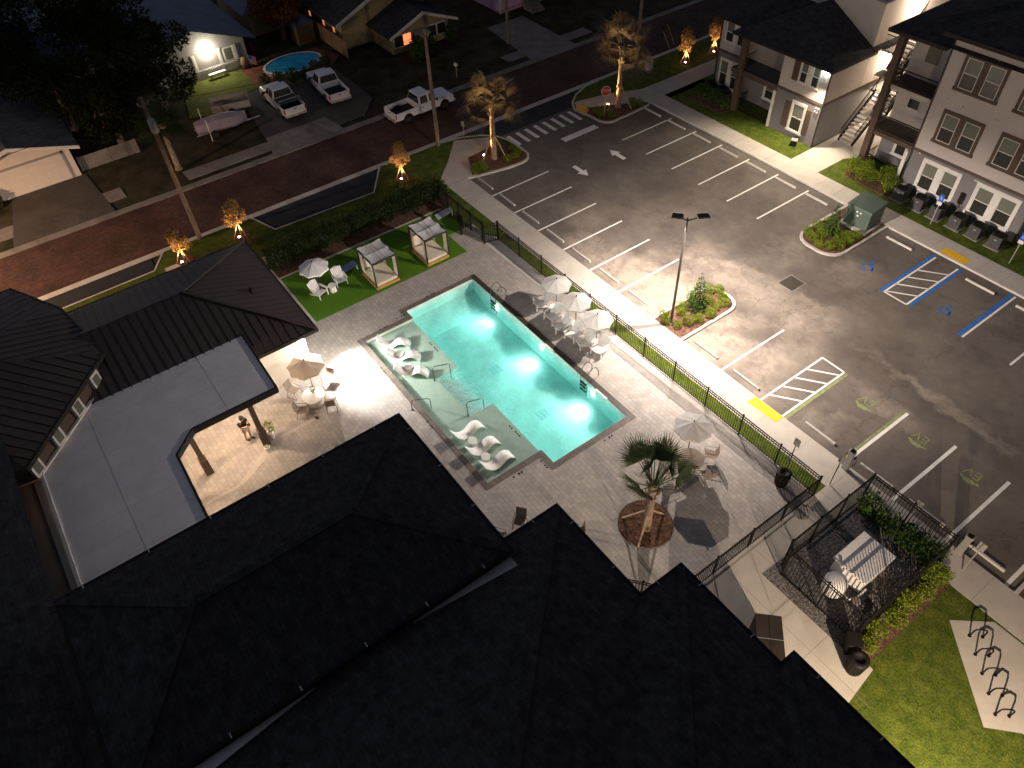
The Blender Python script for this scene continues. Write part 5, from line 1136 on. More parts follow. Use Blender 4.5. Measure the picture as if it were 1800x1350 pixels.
# sling chair: x forward
def sling(m, fr):
    t = thing('sling_chair', '', 'chair')
    b = MB(); b.strip([(.26,.46),(.2,.45),(-.18,.42),(-.26,.47)], .5); b.build('seat', m, t, solid=.02)
    b = MB(); b.strip([(-.25,.44),(-.32,.62),(-.38,.95),(-.36,1.0)], .5); b.build('backrest', m, t, solid=.02)
    for s_ in (-1, 1):
        y = s_*.27
        b = MB(); b.tube([(.26,y,.46),(.3,y,.0),(-.32,y,.0),(-.22,y,.44)], .014, 6); b.build('sled_leg', fr, t)
        b = MB(); b.tube([(.25,y,.46),(.26,y,.64),(-.3,y,.66)], .014, 6); b.build('armrest', fr, t)
    return t
sc_ = sling('sling','slingframe')
for (x, y, a, lab) in [(9.15,-19.5,.5,'tan sling chair left of the patio drum table near the umbrella base'),(10.75,-19.75,1.0,'tan sling chair nearest the porch post and planter'),(9.6,-17.6,-.9,'tan sling chair beyond the drum table toward the pool shelf'),(11.25,-18.3,2.7,'tan sling chair on the drum table side toward the dark roof')]: place(sc_, (x,y,.115), a, lab, 'sling chairs round the drum table')
sd = sling('slingdark','bronze')
for (x, y, a, lab) in [(23.3,-14.65,-.9,'dark sling chair at the foreground roof corner, left one'),(25.35,-12.95,-2.2,'dark sling chair beyond the peak of the foreground roof'),(23.35,-15.9,.6,'dark sling chair mostly hidden under the roof edge')]: place(sd, (x,y,.115), a, lab, 'dark sling chairs by the foreground roof')
sw = sling('sling','steel')
for (x, y, a, lab) in [(25.95,-4.95,-2.4,'sling chair between palm umbrella table and the fence'),(26.75,-5.95,2.8,'sling chair at palm umbrella table toward the black bin'),(25.55,-7.2,1.35,'sling chair at palm umbrella table nearest the palm'),(24.5,-6.3,.3,'sling chair at palm umbrella table toward the pool')]: place(sw, (x,y,.115), a, lab, 'sling chairs round the palm umbrella table')
t = thing('round_table', 'round mesh dining table under the umbrella by the deck palm', 'table', (25.7,-6.05,.11)); b = MB(); b.lathe([(.62,.70),(.62,.73)], 28); b.build('tabletop', 'sling', t)
for a in (.7,2.3,3.9,5.4):
    b = MB(); b.tube([(.15*math.cos(a),.15*math.sin(a),.7),(.45*math.cos(a),.45*math.sin(a),0)], .016, 6); b.build('leg', 'steel', t)
t = thing('drum_table', 'low white drum table with small potted plant on the patio', 'table', (10.3,-18.85,.11)); b = MB(); b.lathe([(.46,0),(.5,.05),(.5,.5),(.46,.52)], 28); b.build('drum', 'stucco', t); b = MB(); b.lathe([(.6,.52),(.62,.54),(.62,.60),(.6,.62)], 32); b.build('tabletop', 'whiteplastic', t)
def potted(loc, label, pr, ph, fr, fh):
    t = thing('potted_plant', label, 'plant', loc); b = MB(); b.lathe([(pr*.7,0),(pr,ph),(pr*.85,ph),(pr*.8,ph*.9)], 14); b.build('pot', 'whiteplastic', t); b = MB(); foliage(b, [(0,0,ph+fh*.4,fr,fr,fh*.5)], 160, fr*.6, fr*.2, .3, 1.0); b.build('foliage', 'leaf_lime', t, fix=False)
potted((10.15,-18.75,.73),'small potted plant standing on the drum table',.11,.16,.16,.28); potted((11.15,-21.75,.11),'tall white planter with grassy plant beside the porch post',.2,.5,.26,.8); potted((11.75,-22.25,.11),'small dark-potted plant at the foot of the porch post',.16,.25,.1,.16)
# in-pool loungers: x from head to foot
def lounger():
    t = thing('pool_lounger', '', 'lounger')
    pts = [(0,.80),(.10,.66),(.24,.46),(.42,.29),(.62,.21),(.80,.24),(.98,.36),(1.15,.45),(1.32,.45),(1.50,.34),(1.64,.18),(1.72,.0)]
    fine = []
    for i in range(len(pts)-1):
        for q in range(3):
            f = q/3; p0 = pts[max(i-1,0)]; p1 = pts[i]; p2 = pts[i+1]; p3 = pts[min(i+2,len(pts)-1)]
            fine.append(tuple(.5*((2*p1[j])+(-p0[j]+p2[j])*f+(2*p0[j]-5*p1[j]+4*p2[j]-p3[j])*f*f+(-p0[j]+3*p1[j]-3*p2[j]+p3[j])*f**3) for j in (0,1)))
    fine.append(pts[-1])
    b = MB(); b.strip([(1.08*p_, q_) for p_, q_ in fine], .62); b.build('shell', 'whiteplastic', t, True, True, .03)
    b = MB(); b.box(.5,-.2,0,.85,.2,.17); b.build('base', 'whiteplastic', t)
    return t
lg = lounger(); used.discard(lg.name)
for (x, y, a, lab) in [(8.4,-13.9,.98,'white in-pool lounger at the floodlit shelf corner'),(9.62,-13.95,.92,'white in-pool lounger, middle of the three by the floodlit corner'),(10.95,-14.2,.88,'white in-pool lounger nearest the shelf handrail'),
    (17.15,-14.3,1.63,'white in-pool lounger facing the deep water, first from the steps'),(18.45,-14.28,1.6,'white in-pool lounger facing the deep water, middle of its three'),(19.65,-14.22,1.6,'white in-pool lounger at the shelf end near the dark roof')]: place(lg, (x,y,-.195), a, lab, 'in-pool loungers on the shelf')
pt = side_table('whiteplastic','whiteplastic',.24,.42)
for (x, y, lab) in [(9.95,-13.35,'round table between the first two corner loungers'),(11.2,-13.5,'round table between the second and third corner loungers'),(17.8,-13.6,'round in-pool table between the first two end loungers'),(19.05,-13.65,'round in-pool table between the last two end loungers')]: place(pt, (x,y,-.195), 0, lab, 'round tables on the pool shelf')
# rails and ladders
for (x0,y0,x1,y1,z0,z1,lab) in [(14.05,-14.95,14.3,-13.95,.11,-.2,'grab rail arching from the deck into the shelf beside the dark roof'),(12.7,-12.75,12.75,-11.7,-.2,-.7,'grab rail beside the corner loungers at the pool steps'),(16.0,-12.7,16.05,-11.7,-.2,-.7,'grab rail at the far side of the pool steps')]:
    t = thing('grab_rail', lab, 'handrail', (x0,y0,0), 0, 'pool grab rails'); dx, dy = x1-x0, y1-y0
    b = MB(); b.tube([(0,0,z0),(0,0,.75),(dx*.1,dy*.1,.88),(dx*.9,dy*.9,.62),(dx,dy,.5),(dx,dy,z1)], .024, 8); b.build('tube', 'darksteel', t, smooth=True)
    b = MB(); b.lathe([(.06,z0),(.06,z0+.02)], 10); b.build('flange', 'darksteel', t)
for (x, lab) in ((9.35,'steel pool ladder near the first white umbrella'),(18.0,'steel pool ladder beyond the third white umbrella')):
    t = thing('pool_ladder', lab, 'ladder', (x,-6.25,0), 0, 'pool ladders')
    for s_ in (-.27,.27):
        b = MB(); b.tube([(s_,.72,.11),(s_,.70,.55),(s_,.5,.92),(s_,.25,1.0),(s_,.02,.8),(s_,-.10,.2),(s_,-.10,-1.0)], .022, 8); b.build('rail', 'darksteel', t, smooth=True)
    for z in (-.15,-.42,-.7):
        b = MB(); b.box(-.25,-.18,z-.02,.25,-.06,z); b.build('step', 'rubber', t)
# cabanas
def cabana():
    t = thing('cabana', '', 'daybed'); hx, hy, H = 1.0, .82, 2.0
    b = MB(); b.box(-hx,-hy,0,hx,-hy+.07,.2); b.box(-hx,hy-.07,0,hx,hy,.2); b.box(-hx,-hy+.07,0,-hx+.07,hy-.07,.2); b.box(hx-.07,-hy+.07,0,hx,hy-.07,.2); b.box(-hx+.07,-hy+.07,.12,hx-.07,hy-.07,.18); b.build('platform', 'teak', t)
    b = MB(); b.box(-hx+.08,-hy+.08,.18,hx-.08,hy-.08,.36); b.build('mattress', 'cream', t, bevel=.04)
    for sx in (-1, 1):
        for sy in (-1, 1):
            b = MB(); b.box(sx*hx-.04,sy*hy-.04,.2,sx*hx+.04,sy*hy+.04,H); b.build('post', 'bronze', t)
    b = MB()
    for sy in (-1, 1): b.box(-hx,sy*hy-.04,H-.02,hx,sy*hy+.04,H+.06)
    for sx in (-1, 1): b.box(sx*hx-.04,-hy,H-.02,sx*hx+.04,hy,H+.06)
    b.build('top_frame', 'bronze', t)
    b = MB(); n = 10; 
    for i in range(n):
        for j in range(n):
            def P(u, v): x = -hx+2*hx*u; y = -hy+2*hy*v; return (x, y, H+.09-.10*(math.sin(math.pi*(2*u if u < .5 else 2*u-1))*.5+math.sin(math.pi*v)*.5))
            b.face([P(i/n,j/n),P((i+1)/n,j/n),P((i+1)/n,(j+1)/n),P(i/n,(j+1)/n)])
    b.build('roof_cloth', 'greycanvas', t, True)
    for y in (-.15,.15):
        b = MB(); b.box(-hx,y-.008,H+.06,hx,y+.008,H+.085); b.build('roof_slat', 'bronze', t)
    b = MB(); b.box(-.008,-hy,H+.06,.008,hy,H+.08); b.build('roof_slat', 'bronze', t)
    b = MB()
    for k in range(11): b.box(-hx-.02,-hy+.06,.5+.13*k,-hx+.01,hy-.06,.58+.13*k)
    b.build('slatted_back', 'teak', t)
    b = MB()
    for k in range(12): b.face([(-hx+.06+.02*math.sin(k*2),-hy+.1+.12*k,.4),(-hx+.06+.02*math.sin(k*2+2),-hy+.22+.12*k,.4),(-hx+.06+.02*math.sin(k*2+2),-hy+.22+.12*k,1.2),(-hx+.06+.02*math.sin(k*2),-hy+.1+.12*k,1.2)])
    b.build('back_cushion', 'cream', t, True)
    for (x, y) in ((hx,-hy),(hx,hy),(-hx,-hy),(-hx,hy)):
        b = MB(); sx = -1 if x > 0 else 1; nn = 9
        for k in range(nn): 
            u0, u1 = k/nn, (k+1)/nn
            def Q(u, z): 
                wv = .75 if z > 1.5 else (.42 if z > .6 else .5)
                return (x+sx*u*wv, y-(.06 if y > 0 else -.06)+.03*math.sin(u*18), z)
            for z0, z1 in ((.38,.9),(.9,1.5),(1.5,H)): b.face([Q(u0,z0),Q(u1,z0),Q(u1,z1),Q(u0,z1)])
        b.build('curtain', 'cream', t, True)
    return t
cb = cabana(); used.discard(cb.name)
place(cb, (3.15,-10.75,.115), 0, 'curtained daybed cabana nearer the white turf chairs', 'curtained cabanas'); place(cb, (3.15,-7.0,.115), 0, 'curtained daybed cabana nearer the corner gate', 'curtained cabanas')
def board(m):
    t = thing('cornhole_board', '', 'game board'); b = MB(); b.hexa([(-.6,-.3,.06),(.6,-.3,.3),(.6,.3,.3),(-.6,.3,.06)],[(-.6,-.3,.09),(.6,-.3,.33),(.6,.3,.33),(-.6,.3,.09)]); b.build('deck', m, t)
    b = MB(); b.lathe([(.08,.02),(.08,.03)], 14); b.xf(Matrix.Translation((.38,0,.255)) @ Matrix.Rotation(-.197,4,'Y')); b.build('hole', 'black', t)
    for s_ in (-1,1):
        b = MB(); b.box(.5,s_*.28-.02,0,.56,s_*.28+.02,.29); b.build('leg', 'whiteplastic', t)
t0 = board(mat('boardblue',(.12,.17,.36),.5,.1)); bpy.data.objects['cornhole_board'].location = (1.1,-12.05,.115); bpy.data.objects['cornhole_board'].rotation_euler = (0,0,1.5); bpy.data.objects['cornhole_board']['label'] = 'blue cornhole board behind the white turf chair'
K['boardwhite'] = mat('boardwhite',(.6,.6,.68),.5,.1)
board('boardwhite'); o = bpy.data.objects['cornhole_board.001']; o.location = (-.02,-3.95,.115); o.rotation_euler = (0,0,1.45); o['label'] = 'white cornhole board by the corner gate fence'
for o in bpy.data.objects:
    if o.name.startswith('cornhole_board'): o['group'] = 'cornhole boards on the turf'
# ================================================================ LOT FURNITURE
ws = thing('wheel_stop', '', 'wheel stop'); b = MB(); b.hexa([(-.92,-.08,0),(.92,-.08,0),(.92,.08,0),(-.92,.08,0)],[(-.90,-.05,.12),(.90,-.05,.12),(.90,.05,.12),(-.90,.05,.12)]); b.build('block', 'kerb', ws, bevel=.012)
for s_ in (-.7,.7):
    b = MB(); b.lathe([(.018,.11),(.018,.126)], 8); b.xf(Matrix.Translation((s_,0,0))); b.build('pin', 'black', ws)
for k in range(7): place(ws, (-1.6+2.74*k,.68,.002), 0, f'concrete wheel stop beside the pool walk, {ordn(k)} from the street', 'wheel stops in the lot')
for (x, lab) in ((20.45,'concrete wheel stop just past the lamp post island'),(23.4,'concrete wheel stop just before the white hatched bay by the pool')): place(ws, (x,.6,.002), 0, lab, 'wheel stops in the lot')
for k, x in enumerate((28.2,31.5,34.15,37.0)): place(ws, (x,.7,.002), 0, f'wheel stop in the charging bays, {ordn(k)} from the yellow pad', 'wheel stops in the lot')
for k in range(7): place(ws, (-1.5+2.72*k,17.35,.002), 0, f'concrete wheel stop along the apartment walk, {ordn(k)} from the street palm', 'wheel stops in the lot')
for k, x in enumerate((21.3,26.8,29.95,32.8)): place(ws, (x,17.35,.002), 0, f'white wheel stop past the transformer island, {ordn(k)} from the transformer', 'wheel stops in the lot')
t = thing('storm_drain', 'square iron drain grate in the middle of the lot', 'drain', (19.6,8.95,.002)); b = MB(); ribbon([(-.55,-.62),(.55,-.62),(.55,.62),(-.55,.62)], .1, 0, .012, b, True); b.build('frame', 'oldconc', t)
b = MB()
for k in range(16): b.box(-.5+.064*k,-.57,0,-.47+.064*k,.57,.009)
b.box(-.5,-.57,.0,.5,.57,.003); b.build('grate', 'bronze', t)
# lamp post
lp = thing('parking_lamp_post', 'tall bronze parking lamp post with two dark heads in the planted island', 'lamp post', (17.7,.52,.1))
b = MB(); b.lathe([(.15,0),(.15,.1),(.10,.12)], 16); b.build('base', 'bronze', lp)
b = MB(); b.tube([(0,0,.1),(0,0,7.35)], [.085,.06], 10); b.build('pole', 'lamp_bronze', lp, smooth=True)
for (dx, dy) in ((-.42,-.30),(.42,.72)):
    n_ = Vector((dx,dy,0)); b = MB(); b.tube([(0,0,7.2),(dx*.6,dy*.6,7.32)], .035, 6); b.build('arm', 'bronze', lp)
    d = n_.normalized(); s_ = Vector((-d.y,d.x,0)); c = Vector((dx,dy,7.36)); b = MB(); A = d*.3; B_ = s_*.19
    b.hexa([c-A-B_,c+A-B_,c+A+B_,c-A+B_],[c-A*.9-B_*.9+Vector((0,0,.1)),c+A*.95-B_*.9+Vector((0,0,.07)),c+A*.95+B_*.9+Vector((0,0,.07)),c-A*.9+B_*.9+Vector((0,0,.1))]); hd = b.build('lamp_head', 'bronze', lp)
    b = MB(); b.hexa([c-A*.8-B_*.8-Vector((0,0,.012)),c+A*.8-B_*.8-Vector((0,0,.012)),c+A*.8+B_*.8-Vector((0,0,.012)),c-A*.8+B_*.8-Vector((0,0,.012))],[c-A*.8-B_*.8-Vector((0,0,.002)),c+A*.8-B_*.8-Vector((0,0,.002)),c+A*.8+B_*.8-Vector((0,0,.002)),c-A*.8+B_*.8-Vector((0,0,.002))]); b.build('lens', 'tube_lamp_glass', hd)
light('lot_light', 'SPOT', (-.5,-.45,7.28), 225, (1.0,.86,.75), lp, (-1.4,-2.6,0), .05, 154, .35, True)
light('lot_light', 'SPOT', (.45,.8,7.28), 450, (1.0,.85,.74), lp, (1.0,3.0,0), .05, 142, .5, True)
# transformer, ac units, signs
t = thing('transformer_box', 'large green electrical transformer box at the head of the planted island', 'transformer', (18.45,17.25,.12), .04)
b = MB(); b.box(-1.0,-1.1,0,1.0,1.1,.12); b.build('pad', 'kerb', t)
b = MB(); b.box(-.82,-.55,.12,.82,.9,1.55); b.build('tank', 'greenbox', t); b = MB(); b.hexa([(-.86,-.85,.12),(.86,-.85,.12),(.86,-.551,.12),(-.86,-.551,.12)],[(-.86,-.85,1.45),(.86,-.85,1.45),(.86,-.551,1.5),(-.86,-.551,1.5)]); b.build('door', 'greenbox', t, bevel=.02)
b = MB(); b.hexa([(-.92,-.92,1.45),(.92,-.92,1.45),(.92,.95,1.56),(-.92,.95,1.56)],[(-.90,-.88,1.53),(.90,-.88,1.53),(.90,.93,1.64),(-.90,.93,1.64)]); b.build('lid', 'greenbox', t, bevel=.02)
for (x, z) in ((-.1,1.2),(.15,1.2),(.0,.95)):
    b = MB(); b.box(x-.06,-.866,z-.05,x+.06,-.851,z+.05); b.build('warning_label', 'trimwhite', t)
acu = thing('air_conditioner', '', 'air conditioner'); b = MB(); b.box(-.5,-.5,0,.5,.5,.06); b.build('pad', 'oldconc', acu)
b = MB(); b.box(-.38,-.38,.06,.38,.38,.85)
for k in range(9):
    z = .12+.08*k; b.box(-.395,-.395,z,.395,.395,z+.02)
b.build('cabinet', 'acgrey', acu, bevel=.02)
b = MB(); b.lathe([(.36,.85),(.36,.93),(.30,.94),(.29,.87),(.08,.86),(.08,.9)], 24); b.build('fan_guard', 'black', acu)
b = MB(); b.box(-.06,-.41,.62,.1,-.396,.68); b.build('plate', 'galv', acu)
for k, x in enumerate((18.35,19.75,21.1,22.5,23.85,25.2)): place(acu, (x,21.55,.11), rng.uniform(-.1,.1), f'black air conditioner under the three-storey block windows, {ordn(k)} from the porch', 'air conditioners along the wall')
for k, x in enumerate((-.9,.4)): place(acu, (x,23.25,.11), 0, f'dim air conditioner under the two-storey block corner window, {ordn(k)} from the corner', 'air conditioners along the wall')
t = thing('irrigation_box', 'small dark utility box with grey lid on the lawn before the two-storey block', 'utility box', (9.15,21.75,.1), .5); b = MB(); b.box(-.22,-.2,0,.22,.2,.42); b.build('body', 'black', t, bevel=.02); b = MB(); b.box(-.24,-.22,.42,.24,.22,.48); b.build('lid', 'galv', t)
def sign_post(x, y, rz, label, h, face, back_only=False, cat='sign', lean=0):
    t = thing('sign_post', label, cat, (x,y,.1), rz)
    b = MB(); b.box(-.025,-.025,0,.025,.025,h); b.build('post', 'galv', t)
    b = MB(); b.box(-.155,-.05,h-.48,.155,-.03,h); pl = b.build('panel', face, t)
    return t, pl, h
for (x, y, lab) in ((21.35,20.6,'blue accessible parking sign on a post in front of the fourth air conditioner'),(26.7,20.65,'accessible parking sign post at the right edge of the photo')):
    t, pl, h = sign_post(x, y, 0, lab, 2.25, 'signblue'); q = MB(); wheelchair(q, 0, 0, 0, .17, 0, .004); q.xf(Matrix.Translation((0,-.052,h-.25)) @ Matrix.Rotation(math.pi/2,4,'X')); q.build('symbol', 'trimwhite', pl)
    b = MB(); b.box(-.16,-.05,h-.75,.16,-.03,h-.52); b.build('lower_panel', 'trimwhite', t)
for k, (x, y, lab) in enumerate(((28.62,-2.35,'grey parking sign seen from its back beside the tall fence and black bin'),(30.5,-1.55,'grey bay sign post at the fence end by the first charger'),(34.05,-.95,'grey bay sign post at the equipment yard fence'),(36.8,-.75,'grey bay sign post near the corner of the lawn'))):
    sign_post(x, y, math.pi, lab, 2.2, 'galv')
t = thing('stop_sign', 'red octagonal STOP sign on a post under the right street palm', 'sign', (-3.4,13.75,.1), 1.15)
b = MB(); b.box(-.025,-.025,0,.025,.025,2.5); b.build('post', 'galv', t)
def octo(r): return [(r*math.cos(R(22.5+45*k)), r*math.sin(R(22.5+45*k))) for k in range(8)]
MX = Matrix.Translation((0,-.03,2.2)) @ Matrix.Rotation(math.pi/2,4,'X')
b = MB(); b.prism(octo(.42),0,.012); b.xf(MX); pl = b.build('panel', 'trimwhite', t); b = MB(); b.prism(octo(.385),.013,.016); b.xf(MX); b.build('red_face', 'red', t)
b = text_mb('STOP', .32, .019); b.xf(MX); b.build('lettering', 'trimwhite', t)
# EV chargers
ch = thing('car_charger', '', 'charger'); b = MB(); b.hexa([(-.2,-.12,0),(.2,-.12,0),(.2,.12,0),(-.2,.12,0)],[(-.16,-.09,1.35),(.16,-.09,1.35),(.16,.09,1.35),(-.16,.09,1.35)]); b.build('pedestal', 'galv', ch, bevel=.03)
b = MB(); b.box(-.2,-.13,1.35,.2,.13,1.62); b.build('head', 'galv', ch, bevel=.05); b = MB(); b.box(-.14,-.135,1.58,.14,.135,1.66); b.build('cap', 'black', ch, bevel=.03)
for s_ in (-1,1):
    b = MB(); b.tube([(s_*.2,.1,1.2),(s_*.34,.16,.9),(s_*.32,.18,.45),(s_*.26,.16,.3),(s_*.22,.12,.75)], .018, 6); b.build('cable', 'black', ch)
    b = MB(); b.beam((s_*.2,.08,1.0),(s_*.24,.14,1.25),.06,.06); b.build('plug', 'black', ch)
place(ch, (30.35,-.2,.12), .0, 'grey car charger by the first and second charging bays', None, .85); place(ch, (36.2,-.1,.12), .0, 'grey car charger by the last charging bay near the equipment yard', None, .85)
# bins
def bin_(loc, label, s=1.0, rz=0):
    t = thing('litter_bin', label, 'bin', loc, rz, 'black litter bins'); b = MB(); b.lathe([(.25*s,0),(.27*s,.05*s),(.33*s,.8*s),(.34*s,.84*s)], 22); b.build('body', 'black', t, smooth=True)
    for k in range(1): b = MB(); [b.beam((.285*s*math.cos(a),.285*s*math.sin(a),.08*s),(.335*s*math.cos(a),.335*s*math.sin(a),.8*s),.03*s,.012*s) for a in [2*math.pi*q/20 for q in range(20)]]; b.build('slats', 'black', t)
    b = MB(); b.lathe([(.35*s,.84*s),(.35*s,.9*s),(.2*s,.98*s),(.17*s,.9*s)], 22); b.build('lid', 'black', t, smooth=True)
bin_((29.05,-3.35,.11), 'black slatted bin inside the corner of the deck fence'); bin_((36.65,-8.1,.12), 'black bin at the corner of the equipment yard and lawn', 1.12)
t = thing('recycling_cart', 'dark plastic cart lying behind the black bin at the yard corner', 'bin', (36.05,-7.55,.12), .8); b = MB(); b.hexa([(-.22,-.25,0),(.22,-.25,0),(.22,.25,0),(-.22,.25,0)],[(-.28,-.3,.9),(.28,-.3,.9),(.28,.3,.9),(-.28,.3,.9)]); b.build('body', 'black', t, bevel=.03); b = MB(); b.hexa([(-.3,-.32,.9),(.3,-.32,.9),(.3,.34,.9),(-.3,.34,.9)],[(-.28,-.3,.95),(.28,-.3,.95),(.28,.32,1.0),(-.28,.32,1.0)]); b.build('lid', 'black', t, bevel=.02)
# bike racks
br = thing('bike_rack', '', 'bike rack'); b = MB(); b.tube([(-.25,0,0),(-.25,0,.46),(-.2,0,.58),(0,0,.64),(.2,0,.58),(.25,0,.46),(.25,0,0)], .032, 8); b.build('hoop', 'black', br, smooth=True)
for s_ in (-.25,.25):
    b = MB(); b.lathe([(.07,0),(.07,.015)], 10); b.xf(Matrix.Translation((s_,0,0))); b.build('foot', 'black', br)
# equipment yard
t = thing('pool_heater', 'large white slab-topped pool equipment cabinet in the gravel yard', 'equipment', (34.05,-4.25,.13)); b = MB(); b.box(-.72,-.95,0,.72,.95,.95); b.build('cabinet', 'whiteplastic', t, bevel=.03); b = MB(); b.box(-.8,-1.05,.95,.8,1.05,1.05); b.build('top', 'whiteplastic', t, bevel=.02)
t = thing('pool_filter', 'white round filter tank beside the slab-topped pool cabinet', 'equipment', (34.0,-5.95,.13)); b = MB(); b.lathe([(.4,0),(.48,.15),(.48,.75),(.38,.95),(.15,1.02)], 24); b.build('tank', 'whiteplastic', t, smooth=True)
b = MB(); b.tube([(.4,0,.3),(.75,0,.3),(.9,.4,.3),(.9,1.0,.3)], .045, 8); b.build('pipe', 'whiteplastic', t)
for k, (x, y, r, lab) in enumerate(((35.0,-5.75,.24,'round pale pump lid between the cabinet and the lime shrubs, nearer the filter'),(35.3,-5.1,.2,'round grey pump lid between the cabinet and the lime shrubs, farther one'))):
    t = thing('pump', lab, 'equipment', (x,y,.13)); b = MB(); b.lathe([(r*.9,0),(r,.1),(r,.3),(r*.8,.36)], 18); b.build('housing', 'acgrey', t); b = MB(); b.lathe([(r*.8,.36),(r*.7,.39)], 18); b.build('lid', 'oldconc', t)
t = thing('valve_box', 'dark green valve box in the gravel yard', 'utility box', (32.75,-3.3,.13)); b = MB(); b.box(-.25,-.18,0,.25,.18,.12); b.build('lid', 'greenbox', t)
t = thing('storage_locker', 'tall black three-section cabinet against the foreground roof by the path', 'cabinet', (34.55,-11.05,.12), -.785)
for k in range(3):
    b = MB(); b.box(-1.5+1.0*k,-.48,0,-.52+1.0*k,.48,1.95); lk = b.build('section', 'fascia', t); b = MB(); b.box(-1.5+1.0*k,-.5,1.95,-.52+1.0*k,.5,1.97); b.build('top', 'bronze', lk)
for x in (-.51,.49):
    b = MB(); b.box(x-.012,-.49,1.94,x+.012,.49,1.976); b.build('seam', 'galv', t)
b = MB(); b.box(-1.5,-.012,1.955,1.48,.012,1.975); b.build('ridge', 'black', t)
hoops = [(38.8,-3.02),(39.37,-3.55),(39.95,-4.05),(40.53,-4.57),(41.1,-5.1)]
# ================================================================ STREET FURNITURE AND THE HOUSES' YARDS
def utility_pole(x, y, h, label, tr=False, lean=(0,0)):
    t = thing('utility_pole', label, 'utility pole', (x,y,0), 0, 'timber utility poles'); b = MB(); b.tube([(0,0,0),(lean[0]*.5,lean[1]*.5,h*.5),(lean[0],lean[1],h)], [.17,.14,.11], 9); b.build('pole', 'woodpole', t)
    b = MB(); b.beam((lean[0],lean[1]-.35,h-.45),(lean[0],lean[1]+.35,h-.45),.09,.1); b.build('crossarm', 'woodpole', t)
    for dy in (-.3,0,.3):
        b = MB(); b.lathe([(.03,0),(.05,.05),(.03,.12)], 8); b.xf(Matrix.Translation((lean[0],lean[1]+dy,h-.4))); b.build('insulator', 'galv', t)
    if tr:
        b = MB(); b.lathe([(.2,-.45),(.23,-.4),(.23,.3),(.16,.38)], 14); b.xf(Matrix.Translation((lean[0]*.9+.36,lean[1]*.9,h-1.6))); tk = b.build('transformer_can', 'galv', t, smooth=True)
        b = MB(); b.lathe([(.03,.36),(.045,.5),(.02,.6)], 8); b.xf(Matrix.Translation((lean[0]*.9+.36,lean[1]*.9,h-1.6))); b.build('bushing', 'galv', tk)
    return t
utility_pole(-8.5,-18.5,10.2,'leaning timber utility pole with grey transformer can above the clubhouse',True); utility_pole(-8.42,.9,9.0,'timber utility pole beside the white pickup parked on the street')
utility_pole(-8.55,22,10.0,'timber utility pole behind the right street palm'); utility_pole(-20.3,16.3,8.5,'thin dark utility pole beside the empty far driveway')
def wire(a, c, sag, r=.014):
    A, B_ = Vector(a), Vector(c); pts = []
    for k in range(17): f = k/16; p = A.lerp(B_, f); p.z -= 4*sag*f*(1-f); pts.append(p)
    b = MB(); b.tube(pts, r, 4); return b
for (a, c, s_, lab) in (((-8.5,-18.5,9.8),(-8.42,.9,8.6),.5,'upper overhead wire between the transformer pole and the pickup pole'),((-8.42,.9,8.6),(-8.55,22,9.6),.5,'overhead wire between the pickup pole and the palm-side pole'),((-8.5,-18.5,7.6),(-30,-34,5.0),.5,'overhead wire from the transformer pole across the white garage'),((-8.5,-18.5,9.75),(-9,-60,9.5),.6,'overhead wire running left out of the photo from the transformer pole'),((-8.42,.9,7.3),(-25.5,-9.5,3.2),.3,'service wire from the pickup pole toward the grey house'),((-8.5,-18.5,6.4),(-6.9,-16.0,.15),.0,'guy wire from the transformer pole to the roof-side tree')):
    m0 = Vector(a); w_ = wire((0,0,0), tuple(Vector(c)-m0), s_).build('overhead_wire', 'black'); w_.location = a; tag(w_, lab, 'wire', 'overhead wires')
for k, (x, y) in enumerate(((-8.75,26.5),(-9.7,27.9))):
    o = MB(); o.tube([(0,0,0),(-.25,-1.0,2.0)], .025, 6); o = o.build('leaning_stake', 'stake'); o.location = (x,y,0); tag(o, 'thin leaning stake at the road edge, '+('nearer the lawn' if k == 0 else 'farther from the lawn'), 'stake')
t = thing('utility_cabinet', 'small pale utility cabinet on the street lawn behind the right palm', 'utility box', (-7.3,22.3,.1), .1); b = MB(); b.box(-.25,-.25,0,.25,.25,1.05); b.build('body', 'stucco', t, bevel=.02); b = MB(); b.box(-.28,-.28,1.05,.28,.28,1.1); b.build('cap', 'galv', t); b = MB(); b.box(-.45,-.45,-.02,.45,.45,.05); b.build('pad', 'oldconc', t)
t = thing('mailbox', 'white mailbox on a thin post at the far kerb', 'mailbox', (-17.5,8.6,0)); b = MB(); b.box(-.03,-.03,0,.03,.03,1.05); b.build('post', 'stake', t); b = MB(); b.hexa([(-.2,-.12,1.05),(.2,-.12,1.05),(.2,.12,1.05),(-.2,.12,1.05)],[(-.2,-.08,1.28),(.2,-.08,1.28),(.2,.08,1.28),(-.2,.08,1.28)]); b.build('box', 'trimwhite', t, bevel=.03)
t = thing('road_sign', 'small pale road marker post at the left kerb of the lot entrance', 'sign', (-7.9,3.0,.1), .4); b = MB(); b.box(-.02,-.02,0,.02,.02,1.5); b.build('post', 'galv', t); b = MB(); b.box(-.15,-.035,1.05,.15,-.02,1.5); b.build('panel', 'galv', t)
